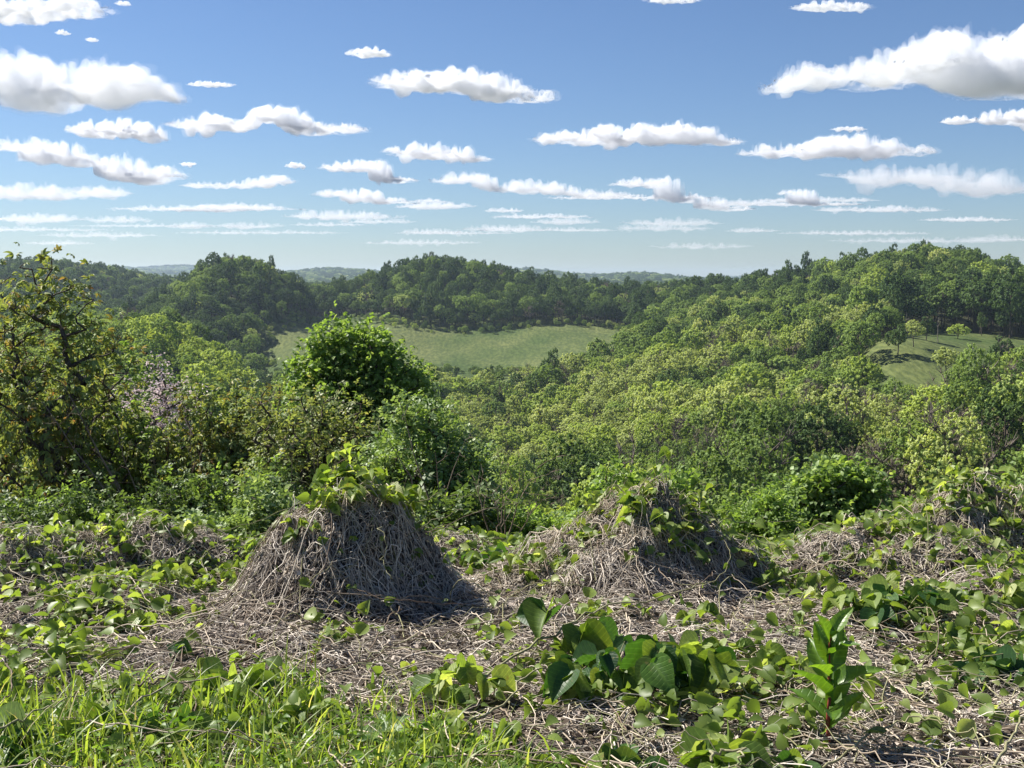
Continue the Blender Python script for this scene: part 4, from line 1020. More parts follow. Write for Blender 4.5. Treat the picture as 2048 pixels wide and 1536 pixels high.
# dry stems that cover the ground (the mounds carry their own)
x, y, u = visible_xy(17000, 2.9, 9.2, .8)
keep = (mound_h(x, y) < .12)
grass_zone = lambda u_, y_: sstep(1180, 980, u_) * sstep(5.1, 4.5, y_)
keep &= rs.rand(len(x)) > grass_zone(u, y) * .85
x, y = x[keep], y[keep]; n = len(x)
P, R_ = strands(x, y, rs.uniform(.12, .46, n), rs.uniform(.0009, .0031, n) * (1 + .8 * (rs.rand(n) < .06)), .026, seed=1, k=7, curl=1.3)
link('dry_vine_tangle', mesh('dry_vine_tangle', *tubes(P, R_, 3), M['vine_dry']), label='tangle of thin dry grey-brown vine stems covering the ground', kind='stuff')
# litter: curled dry leaves
x, y, u = visible_xy(30000, 2.9, 9.4, .8); keep = rs.rand(len(x)) > grass_zone(u, y) * .6; x, y = x[keep], y[keep]; n = len(x)
T = np.array([(-.5, 0, .12), (0, -.6, 0), (.5, 0, .16), (0, .6, .1), (0, 0, -.06)], float); F = np.array([(0, 1, 4), (1, 2, 4), (2, 3, 4), (3, 0, 4)])
nr = np.array([0, 0, 1.0]) + rdir(n) * 1.5
V_, F_ = place(T, F, np.stack([x, y, Ssurf(x, y) + rs.uniform(.004, .03, n)], -1), frames(rdir(n), nr), rs.uniform(.008, .034, n)); link('leaf_litter', mesh('leaf_litter', V_, F_, M['litter']), label='crumbled dry leaves and bits of stem under the vines', kind='stuff')
# mounds' own stems
for k, o in mound_obj.items():
    cx, cy_, h, a, b_ = MD[k]; n = int(5200 * a * b_ / .36 * (.55 + h * .6) * (.6 if k in (4, 5) else 1))
    rr = np.sqrt(rs.rand(n)) * 1.45; an = rs.uniform(0, 2 * PI, n); x = cx + np.cos(an) * rr * a; y = cy_ + np.sin(an) * rr * b_
    fr = (y < cy_ + b_ * .7); x, y = x[fr], y[fr]; n = len(x)
    P, R_ = strands(x, y, rs.uniform(.10, .42, n), rs.uniform(.0009, .0029, n), .034, down=.07, seed=10 + k, k=8, curl=1.35)
    link('dry_stems', mesh('dry_stems', *tubes(P - np.array(o.location), R_, 3), M['vine_dry']), o, kind='stuff')
    n = int(3600 * a * b_ / .36); rr = np.sqrt(rs.rand(n)) * 1.4; an = rs.uniform(0, 2 * PI, n); x = cx + np.cos(an) * rr * a; y = cy_ + np.sin(an) * rr * b_
    T_ = np.array([(-.5, 0, .12), (0, -.6, 0), (.5, 0, .16), (0, .6, .1), (0, 0, -.06)], float); Fq = np.array([(0, 1, 4), (1, 2, 4), (2, 3, 4), (3, 0, 4)])
    V_, F_ = place(T_, Fq, np.stack([x, y, Ssurf(x, y) + rs.uniform(.0, .03, n)], -1) - np.array(o.location), frames(rdir(n), np.array([0, 0, 1.0]) + rdir(n) * 1.5), rs.uniform(.009, .034, n)); link('litter', mesh('litter', V_, F_, M['litter']), o, kind='stuff')

for k, o in mound_obj.items():      # loose loops that stand off the heap
    cx, cy_, h, a, b_ = MD[k]; n = int(230 * h / .6)
    an = rs.uniform(0, 2 * PI, n); q = rs.uniform(0, 1.2, n); x = cx + np.cos(an) * q * a; y = cy_ + np.sin(an) * q * b_
    P, R_ = strands(x, y, rs.uniform(.25, .8, n), rs.uniform(.0014, .0034, n), .045, down=.03, seed=140 + k, k=14, curl=.5)
    link('loose_stems', mesh('loose_stems', *tubes(P - np.array(o.location), R_, 5), M['vine_pale'], smooth=True), o, kind='stuff')
# ---- leaf shapes
def blade_leaf(prof, cup=.14, droop=.25, wave=0.0, cols=5, seed=0, tipdrop=.15, fold=.10):
    """leaf of length 1 along +y; prof: list of (v, half width)"""
    r = np.random.RandomState(seed); s = np.linspace(-1, 1, cols); V_, U_ = [], []
    for v, w in prof:
        for q in s:
            z = cup * w * abs(q) ** 1.3 * 1.2 - droop * max(v, 0) ** 2 - tipdrop * max(v - .8, 0) - fold * w * (1 - abs(q)) * .6 + wave * math.sin(v * 17 + q * 2) * abs(q) * .5 + r.normal(0, .006)
            yb = v - (.10 * (abs(q) ** 2) * (1 if v < .1 else -0.0) if v < .1 else 0)
            V_.append((q * w, yb, z)); U_.append((q * w * 1.0, v))
    F_ = []; nr_ = len(prof)
    for i in range(nr_ - 1):
        for j in range(cols - 1):
            a = i * cols + j; F_.append((a, a + 1, a + cols + 1, a + cols))
    return np.array(V_), np.array(F_), np.array(U_)
KP = [(-.10, .18), (-.02, .38), (.10, .49), (.26, .53), (.44, .49), (.62, .38), (.78, .24), (.90, .11), (1.0, .01)]
KL = [(-.08, .14), (.0, .34), (.10, .50), (.22, .60), (.33, .55), (.42, .40), (.54, .40), (.68, .32), (.84, .16), (1.0, .01)]
SIDE = [(-.08, .16), (.0, .34), (.14, .46), (.32, .48), (.52, .42), (.70, .28), (.86, .13), (1.0, .01)]
LEAFSETS = {}
def leaf_meshes(tag, mat):
    out = []
    for i, (p, c, d_, w_) in enumerate([(KP, .5, .35, 0), (KP, .3, .18, .03), (KL, .4, .3, 0), (SIDE, .6, .4, .02), (SIDE, .2, .1, .04), (KP, .9, .5, .02)]):
        V_, F_, U_ = blade_leaf(p, c, d_, w_, seed=i); out.append(mesh('leaf', V_, F_, mat, uv=U_, smooth=True))
    return out
LS = {k: leaf_meshes(k, M[k]) for k in ('k_leaf', 'k_dark', 'k_young')}
def set_frame(o, pos, d, nrm, s):
    f = frames(np.array([d], float), np.array([nrm], float))[0]
    m = Matrix(((*f[0], 0), (*f[1], 0), (*f[2], 0), (0, 0, 0, 1)))
    o.matrix_local = Matrix.Translation(Vector(pos)) @ m @ Matrix.Scale(float(s), 4)
def trifoliate(parent, p, heading, size, mats, r, face=None, droop=.3, base=np.zeros(3)):
    """three leaflets at the end of a petiole; p in world"""
    h = np.array([math.cos(heading), math.sin(heading), 0])
    side = np.array([-h[1], h[0], 0])
    nrm = np.array([0, 0, 1.0]) if face is None else np.array(face, float)
    for (a, l, off) in ((0, 1.0, .28), (1.35, .85, .05), (-1.35, .85, .05)):
        d = h * math.cos(a) + side * math.sin(a) + np.array([0, 0, -droop + r.normal(0, .22)]); nn = nrm + r.normal(0, .33, 3)
        mset = LS[mats[r.randint(len(mats))]]
        o = link('leaf', mset[r.randint(6)], parent); set_frame(o, p + h * off * size - base, d, nn, size * l * r.uniform(.72, 1.12))

SUNV = np.array(to_sun)
def kudzu(label, px, py, n, size, spread, height, mats, seed, group='kudzu plants on the dry vines', nm='kudzu_plant', at=None, cat='vine plant', facing=None, droop=.35, stem='vine_live'):
    r = np.random.RandomState(seed); B = hit(px, py) if at is None else np.array(at, float)
    o = thing(nm, label, cat, tuple(B), group); paths = []
    for i in range(n):
        a = r.uniform(0, 2 * PI); q = math.sqrt(r.rand()) * spread
        e = B + np.array([math.cos(a) * q, math.sin(a) * q * .7, height * r.uniform(.35, 1.0)])
        e[2] = max(e[2], float(Ssurf(e[0], e[1])) + .04)
        s0 = B + np.array([math.cos(a), math.sin(a), 0]) * q * .25 * r.rand(); s0[2] = float(Ssurf(s0[0], s0[1]))
        t = np.linspace(0, 1, 7)[:, None]; m_ = (s0 + e) / 2 + np.array([0, 0, .05]); paths.append((1 - t) ** 2 * s0 + 2 * t * (1 - t) * m_ + t * t * e - B)
        trifoliate(o, e, a + r.normal(0, .5), size * r.uniform(.75, 1.3), mats, r, face=facing, droop=droop, base=B)
    link('stems', mesh('stems', *tubes(np.array(paths), np.repeat(np.linspace(.0026, .0018, 7)[None], n, 0), 4), M[stem], smooth=True), o)
    return o
# the big clump right of centre
FV = (-.35, -.75, .75)
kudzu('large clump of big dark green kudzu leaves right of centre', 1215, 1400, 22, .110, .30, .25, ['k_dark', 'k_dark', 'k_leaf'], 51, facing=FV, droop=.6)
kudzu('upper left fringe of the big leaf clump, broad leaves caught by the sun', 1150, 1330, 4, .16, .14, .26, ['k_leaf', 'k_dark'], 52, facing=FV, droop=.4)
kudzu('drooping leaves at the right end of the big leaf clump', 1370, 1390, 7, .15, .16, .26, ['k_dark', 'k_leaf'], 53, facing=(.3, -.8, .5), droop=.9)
for (lab, px, py, n, sz, sp, h, ms, sd_) in [
    ('bright sunlit kudzu leaves behind the tall grass, left of centre', 480, 1420, 5, .13, .17, .15, ['k_leaf', 'k_young'], 54),
    ('kudzu leaves at the right end of the grass, left of the long arching vine', 905, 1420, 7, .11, .17, .16, ['k_leaf', 'k_young'], 55),
    ('kudzu leaves in the bottom edge below the long arching vine', 930, 1530, 6, .085, .17, .10, ['k_leaf', 'k_young'], 56),
    ('huge kudzu leaves cut by the bottom edge, right of centre', 1200, 1560, 5, .14, .16, .07, ['k_leaf', 'k_dark'], 57),
    ('broad kudzu leaf with a curled pale vine across it at the bottom edge', 1430, 1548, 4, .17, .07, .09, ['k_leaf'], 58),
    ('kudzu leaf at the bottom edge left of the red-stemmed weed', 1560, 1545, 3, .10, .08, .05, ['k_leaf', 'k_dark'], 59),
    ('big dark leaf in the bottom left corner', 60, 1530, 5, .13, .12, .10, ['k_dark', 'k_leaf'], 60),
    ('sunlit yellow-green leaf at the left edge above the grass', 20, 1400, 2, .10, .05, .10, ['k_young', 'k_leaf'], 61),
    ('lone dark trifoliate leaf above the grass', 345, 1320, 1, .085, .02, .08, ['k_dark'], 62),
    ('lone pair of glowing yellow-green leaves beneath the tall mound', 490, 1330, 1, .085, .02, .07, ['k_young'], 63),
    ('kudzu leaves climbing on the gap at the right foot of the tall mound', 960, 1150, 7, .085, .18, .16, ['k_dark', 'k_leaf'], 64),
    ('pair of bright leaves on a dark upright stem in the gap', 1090, 1190, 1, .085, .03, .12, ['k_young'], 65),
    ('broad flat kudzu leaves in front of the right-edge mound', 1800, 1240, 7, .12, .22, .18, ['k_leaf', 'k_dark'], 66),
    ('kudzu leaves below the right-edge mound, next to the picture edge', 1950, 1220, 7, .105, .22, .18, ['k_leaf', 'k_young'], 67),
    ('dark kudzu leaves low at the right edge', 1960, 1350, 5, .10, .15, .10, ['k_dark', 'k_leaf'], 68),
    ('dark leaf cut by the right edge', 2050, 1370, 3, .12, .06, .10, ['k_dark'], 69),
    ('pale young leaves between the big clump and the red-stemmed weed', 1470, 1330, 6, .085, .16, .12, ['k_young', 'k_leaf'], 70),
    ('pale kudzu leaves left behind the red-stemmed weed', 1560, 1370, 5, .08, .14, .10, ['k_young', 'k_leaf'], 71),
    ('star-shaped pale leaf low left of the red-stemmed weed', 1490, 1390, 1, .08, .02, .05, ['k_young'], 72),
    ('small kudzu leaves above the big leaf clump', 1250, 1240, 4, .07, .2, .08, ['k_leaf', 'k_young'], 73),
    ('bright kudzu leaves right above the big leaf clump', 1400, 1260, 5, .075, .2, .10, ['k_young', 'k_leaf'], 74),
    ('two-leaved kudzu shoot right of the red-stemmed weed', 1810, 1340, 2, .08, .05, .06, ['k_leaf', 'k_young'], 75),
    ('kudzu leaves at the left foot of the tall mound', 420, 1160, 10, .07, .22, .12, ['k_leaf', 'k_young'], 76),
    ('fresh kudzu leaves on the leafy hump at the left', 110, 1230, 13, .085, .25, .14, ['k_leaf', 'k_young'], 77),
    ('pale leaves beneath the coppery shrub', 270, 1180, 13, .07, .30, .12, ['k_leaf', 'k_young'], 78),
    ('small leaf on the bare slope below the tall mound', 690, 1290, 1, .07, .02, .04, ['k_leaf'], 79),
    ('leaves at the foot of the second mound, left side', 1000, 1260, 3, .065, .15, .08, ['k_young', 'k_leaf'], 80),
    ('leaves between the second mound and the low hump', 1590, 1180, 8, .065, .28, .14, ['k_leaf', 'k_young'], 81),
    ('leaf group on top of the low vine hump', 1720, 1150, 7, .07, .22, .14, ['k_young', 'k_leaf'], 82),
    ('leafy runners on the dry ground left of the tall mound', 330, 1250, 9, .07, .30, .10, ['k_leaf', 'k_young'], 86),
    ('leaves crowding the gap between the two mounds', 1080, 1150, 11, .07, .30, .16, ['k_leaf', 'k_young'], 87),
    ('leaves in front of the low vine hump', 1700, 1220, 9, .08, .25, .14, ['k_young', 'k_leaf'], 88),
    ('leaves at the left edge above the grass', 60, 1290, 8, .075, .25, .12, ['k_leaf', 'k_young'], 89),
    ('broad leaves in the grass under the lone yellow pair', 620, 1470, 6, .09, .2, .10, ['k_leaf', 'k_young'], 90),
    ('broad leaves in the lower left grass', 260, 1490, 6, .10, .2, .10, ['k_leaf', 'k_dark'], 91),
    ('leaves at the right edge under the looping vine', 2010, 1310, 7, .08, .2, .12, ['k_young', 'k_leaf'], 92),
    ('scattered leaves right of the big clump under the second mound', 1610, 1290, 4, .07, .14, .1, ['k_young', 'k_leaf'], 83),
    ('leaves sprouting left of the long arching vine', 830, 1370, 3, .07, .15, .08, ['k_leaf', 'k_young'], 84),
    ('leaves on the dry slope right of the two-leaved shoot', 1900, 1290, 6, .075, .2, .12, ['k_young', 'k_leaf'], 85)]:
    kudzu(lab, px, py, n, sz, sp, h, ms, sd_, facing=(-.2, -.45, 1) if py > 1300 else (-.2, -.6, .9))
# leaves that grow over the mounds: each leaf a part of its mound
def mound_leaves(k, n, size, rmax, up, seed, mats=('k_young', 'k_leaf', 'k_young'), bias=1.0):
    r = np.random.RandomState(seed); o = mound_obj[k]; cx, cy_, h, a, b_ = MD[k]; base = np.array(o.location); paths = []
    for i in range(n):
        q = r.rand() ** bias * rmax; an = r.uniform(0, 2 * PI); x = cx + math.cos(an) * q * a; y = cy_ + math.sin(an) * q * b_
        s0 = np.array([x, y, float(Ssurf(x, y))]); e = s0 + np.array([r.normal(0, .05), r.normal(0, .05), abs(r.normal(0, up)) + .02])
        paths.append(np.linspace(s0, e, 4) - base)
        trifoliate(o, e, r.uniform(0, 2 * PI), size * r.uniform(.65, 1.25), mats, r, face=(-.15, -.3, 1), droop=.25, base=base)
    link('leaf_stalks', mesh('leaf_stalks', *tubes(np.array(paths), np.full((n, 4), .0016), 3), M['vine_live']), o, kind='stuff')
for k_, n_, sd2 in ((0, 60, 301), (1, 44, 302), (3, 30, 303)): mound_leaves(k_, n_, .045, 1.35, .03, sd2, ('k_leaf', 'k_young'), bias=.5)
mound_leaves(0, 150, .078, .78, .085, 101, bias=.6)
mound_leaves(1, 110, .076, .85, .085, 102, bias=.6)
mound_leaves(2, 16, .05, .9, .05, 103)
mound_leaves(3, 80, .068, .95, .10, 104, bias=.6)
mound_leaves(4, 40, .065, 1.0, .06, 105)
mound_leaves(5, 66, .07, 1.1, .06, 106)
# small cover of leaves, too many to count
x, y, u = visible_xy(17000, 4.0, 9.4, .8)
dens = .07 + .62 * sstep(.50, .66, fbm(x * 1.3, y * 1.3, 44, 3)) + .6 * sstep(6.9, 8.0, y) + .10 * sstep(1350, 1800, u)
dens *= np.where((u > 420) & (u < 960) & (y < 7.2) & (y > 5), .25, 1)
keep = rs.rand(len(x)) < dens; x, y = x[keep], y[keep]; n = len(x)
Vl, Fl, Ul = blade_leaf([(-.05, .2), (.15, .46), (.42, .46), (.72, .26), (1, .01)], .4, .3, cols=3)
V_, F_ = place(Vl, Fl, np.stack([x, y, Ssurf(x, y) + rs.uniform(.02, .12, n)], -1), frames(rdir(n) * np.array([1, 1, .4]), np.array([-.1, -.5, .8]) + rdir(n) * .8), .028 + .06 * rs.rand(n) ** 1.6)
link('ground_cover_leaves', mesh('ground_cover_leaves', V_, F_, M['k_mass'], smooth=True), label='scattered small green leaves sprouting through the dry vines', kind='stuff')

# ---- grass and low weeds
def blades(n, xf, L_, w, seed, k=6, lean=.5):
    r = np.random.RandomState(seed); x, y = xf; a = r.uniform(0, 2 * PI, n); t = np.linspace(0, 1, k)[None]
    ln = (L_ * lean * np.abs(r.normal(1, .5, n)))[:, None]; hz = ln * t ** 2.2; hh = L_[:, None] * (t - .28 * (ln / L_[:, None]) * t ** 3)
    C = np.stack([x[:, None] + np.cos(a)[:, None] * hz, y[:, None] + np.sin(a)[:, None] * hz, Ssurf(x, y)[:, None] + hh - .01], -1)
    b2 = a + PI / 2 + r.normal(0, .5, n); wv = np.stack([np.cos(b2), np.sin(b2), 0 * b2], -1)[:, None] * (w[:, None] * np.array([.7, 1, .95, .75, .45, .03])[None, :k])[..., None]
    V_ = np.stack([C - wv, C + wv], 2).reshape(-1, 3); i, j = np.meshgrid(np.arange(n), np.arange(k - 1), indexing='ij'); b0 = (i * k + j) * 2
    return V_, np.stack([b0, b0 + 1, b0 + 3, b0 + 2], -1).reshape(-1, 4)
def grass_pts(n, seed):
    r = np.random.RandomState(seed); y = r.uniform(3.0, 5.25, n); u_ = r.uniform(-120, 1250, n); x = (u_ - 1024) / FPX * y
    edge = 4.7 + 1.2 * (fbm(x * 2.2, y * .2, 19, 4) - .5) + r.normal(0, .12, n) - .75 * sstep(760, 1150, u_); kp = y < edge
    kp &= r.rand(n) < -.35 + 2.1 * fbm(x * 3.2, y * 3.2, 23, 3)
    return x[kp], y[kp]
x, y = grass_pts(8000, 3); n = len(x); a1 = blades(n, (x, y), rs.uniform(.05, .17, n), rs.uniform(.0014, .0032, n), 5, lean=.55)
x, y = grass_pts(2600, 4); n = len(x); a2 = blades(n, (x, y), rs.uniform(.12, .30, n), rs.uniform(.0025, .0058, n), 6, lean=.5)
link('grass', mesh('grass', *join([a1, a2]), M['grass']), label='bright green grass along the near left edge', kind='stuff')
x, y = grass_pts(9500, 9); n = len(x)
Vw, Fw, Uw = blade_leaf([(0, .1), (.3, .30), (.65, .22), (1, .01)], .3, .3, cols=3)
V_, F_ = place(Vw, Fw, np.stack([x, y, Ssurf(x, y) + rs.uniform(.01, .10, n)], -1), frames(rdir(n) * np.array([1, 1, .5]), np.array([0, -.2, 1]) + rdir(n) * .6), rs.uniform(.014, .055, n))
link('weeds', mesh('weeds', V_, F_, M['weed'], smooth=True), label='small low weeds between the grass blades', kind='stuff')
def grass_tuft(label, px, py, n, L0, w0, seed, spread=.05, lean=.35):
    B = hit(px, py); r = np.random.RandomState(seed); x = B[0] + r.normal(0, spread, n); y = B[1] + r.normal(0, spread * .6, n)
    o = thing('grass_tuft', label, 'grass tuft', tuple(B), 'tall grass tufts')
    for i in range(n):
        V_, F_ = blades(1, (x[i:i + 1], y[i:i + 1]), np.array([L0 * r.uniform(.6, 1.1)]), np.array([w0 * r.uniform(.7, 1.1)]), seed * 50 + i, lean=lean)
        link('blade', mesh('blade', V_ - B, F_, M['grass']), o)
for q in [('tall broad-bladed grass tuft in front of the leaves left of centre', 430, 1470, 26, .27, .0075, 1), ('second tall grass tuft right of the broad-bladed one', 520, 1460, 16, .22, .006, 2),
          ('grass tuft arching over beneath the lone yellow leaf pair', 290, 1440, 16, .22, .005, 3), ('grass tuft at the bottom edge below the lone dark leaf', 380, 1530, 18, .17, .005, 4),
          ('grass tuft left of the silvery nettle leaves', 650, 1500, 20, .20, .006, 5), ('grass tuft by the lower left corner leaf', 180, 1500, 18, .2, .006, 6), ('thin arching tuft above the silvery nettle leaves', 760, 1420, 18, .17, .004, 7),
          ('grass tuft between the leaf groups at the end of the grass', 850, 1440, 14, .17, .004, 8), ('grass tuft under the small leaf on the bare slope', 600, 1420, 16, .17, .005, 9), ('grass tuft at the far left below the leafy seedling', 110, 1400, 14, .16, .0045, 10)]:
    grass_tuft(*q[:7])

# ---- seedlings and special plants
LANCE = [(0, .03), (.12, .10), (.3, .17), (.5, .19), (.7, .15), (.86, .08), (1, .01)]
def stem_leaf_plant(nm, label, px, py, H, leaves, matl, mats, size, seed, lean=(0, 0), r0=.005, prof=LANCE, cat='plant', wave=.04, ang=(0.5, 1.0), cup=.5):
    r = np.random.RandomState(seed); B = hit(px, py); o = thing(nm, label, cat, tuple(B)); s = np.linspace(0, 1, 9)
    C = np.stack([lean[0] * s ** 1.5, lean[1] * s ** 1.5, H * s], -1) + r.normal(0, H * .006, (9, 3)); C[0] = (0, 0, -.02)
    link('stem', mesh('stem', *tubes(C[None], (r0 * (1.15 - .75 * s))[None], 8), M[mats], smooth=True), o)
    ms = [mesh('leaf', *blade_leaf(prof, cup, dr, wave, seed=seed + i)[:2], M[matl], uv=blade_leaf(prof, cup, dr, wave, seed=seed + i)[2], smooth=True) for i, dr in enumerate((.12, .25, .4))]
    for i in range(leaves):
        f = .22 + .78 * i / (leaves - 1); p = C[0] * 0 + np.array([np.interp(f, s, C[:, a]) for a in range(3)]); az = i * 2.4 + r.normal(0, .2); e = r.uniform(*ang) + .35 * (f - .5)
        d = np.array([math.cos(az) * math.cos(e), math.sin(az) * math.cos(e) * .8, math.sin(e)]); nn = np.array([0, -.3, 1.0]) - d * .2 + r.normal(0, .25, 3)
        lf = link('leaf', ms[i % 3], o); set_frame(lf, p, d, nn, size * (.72 + .45 * math.sin(PI * min(f, .95))) * r.uniform(.85, 1.1))
    return o
stem_leaf_plant('pokeweed', 'upright weed with thick red stem and long wavy green leaves, at lower right', 1655, 1505, .46, 14, 'poke', 'red_stem', .17, 201, r0=.0085, prof=[(0, .03), (.1, .12), (.28, .21), (.5, .22), (.7, .17), (.87, .09), (1, .01)], ang=(.55, 1.15), wave=.08)
stem_leaf_plant('seedling', 'yellow-green leafy seedling with pointed leaves at the left, above the grass', 130, 1345, .12, 16, 'k_young', 'vine_live', .085, 202, prof=[(0, .04), (.15, .15), (.4, .21), (.65, .17), (.85, .08), (1, .01)], ang=(.1, .5), r0=.003)
stem_leaf_plant('seedling', 'yellow-green pointed leaves right beside the leafy seedling', 210, 1335, .09, 12, 'k_young', 'vine_live', .08, 203, prof=[(0, .04), (.15, .15), (.4, .21), (.65, .17), (.85, .08), (1, .01)], ang=(.0, .5), r0=.003)
stem_leaf_plant('nettle', 'silvery shining toothed leaves in the grass at the bottom edge', 770, 1490, .06, 7, 'silver', 'vine_live', .13, 204, prof=[(0, .02), (.08, .14), (.13, .10), (.2, .24), (.26, .17), (.34, .28), (.41, .19), (.5, .26), (.57, .17), (.66, .2), (.74, .11), (.86, .09), (1, .01)], ang=(.0, .35), r0=.003, wave=.03)
stem_leaf_plant('weed_sprig', 'small leafy sprig at the foot of the red-stemmed weed', 1700, 1470, .07, 8, 'k_leaf', 'vine_live', .05, 205, ang=(0, .6), r0=.002)
stem_leaf_plant('weed_sprig', 'thin reddish sprig of tiny leaves before the tall mound', 620, 1345, .26, 26, 'k_young', 'red_stem', .024, 206, lean=(.10, 0), ang=(-.1, .7), r0=.0018, prof=[(0, .05), (.3, .3), (.6, .26), (1, .01)])
stem_leaf_plant('weed_sprig', 'thin straight weed with narrow leaves in the grass at left', 520, 1380, .16, 14, 'k_leaf', 'vine_live', .05, 207, ang=(.2, .8), r0=.0018)
for i_, (px, py, lab) in enumerate([(700, 1480, 'small bushy weed right of the grass tufts'), (820, 1500, 'small bushy weed right below the silvery leaves'), (260, 1500, 'small bushy weed in the lower left grass'), (560, 1520, 'small bushy weed at the bottom edge, left of centre'),
                                    (1010, 1500, 'small bushy weed at the bottom edge in the middle'), (330, 1400, 'small bushy weed beneath the lone dark leaf'), (1060, 1440, 'small pale weed left of the big leaf clump')]):
    stem_leaf_plant('weed_sprig', lab, px, py, .10, 16, 'k_young' if i_ % 2 else 'k_leaf', 'vine_live', .042, 220 + i_, ang=(.1, .8), r0=.0016, prof=[(0, .05), (.3, .26), (.6, .22), (1, .01)])

# ---- long live vines and tendrils, drawn through points of the photograph at their own distance
def vine(label, pts, r0, mat='vine_live', nm='creeping_vine', nleaf=0, lsize=.05, seed=0, r1=.45):
    P = np.array([W(a, b_, Y_) for a, b_, Y_ in pts]); C = smooth_path(P, 12 + 9 * len(pts)); r = np.random.RandomState(seed + 900)
    k = len(C); C = C + .006 * np.stack([np.interp(np.arange(k), np.arange(0, k + 3, 3), r.normal(0, 1, len(np.arange(0, k + 3, 3)))) for _ in range(3)], -1) * (len(C) / 40)
    zz = Ssurf(C[:, 0], C[:, 1]) + r0; C[:, 2] = np.where((C[:, 1] < 9) & (C[:, 2] < zz), zz, C[:, 2])
    B = C[0].copy(); o = thing(nm, label, 'vine', tuple(B), 'live vines running over the dry tangle')
    link('stem', mesh('stem', *tubes((C - B)[None], (r0 * np.linspace(1, r1, k))[None], 6), M[mat], smooth=True), o)
    for i in range(nleaf):
        j = int(r.uniform(.25, .98) * (k - 1)); d = rdir(1, r)[0]; d[2] = -.25; lf = link('leaf', LS['k_young' if i % 2 else 'k_leaf'][r.randint(6)], o); set_frame(lf, C[j] - B, d, np.array([-.2, -.4, 1]) + r.normal(0, .4, 3), lsize * r.uniform(.7, 1.3))
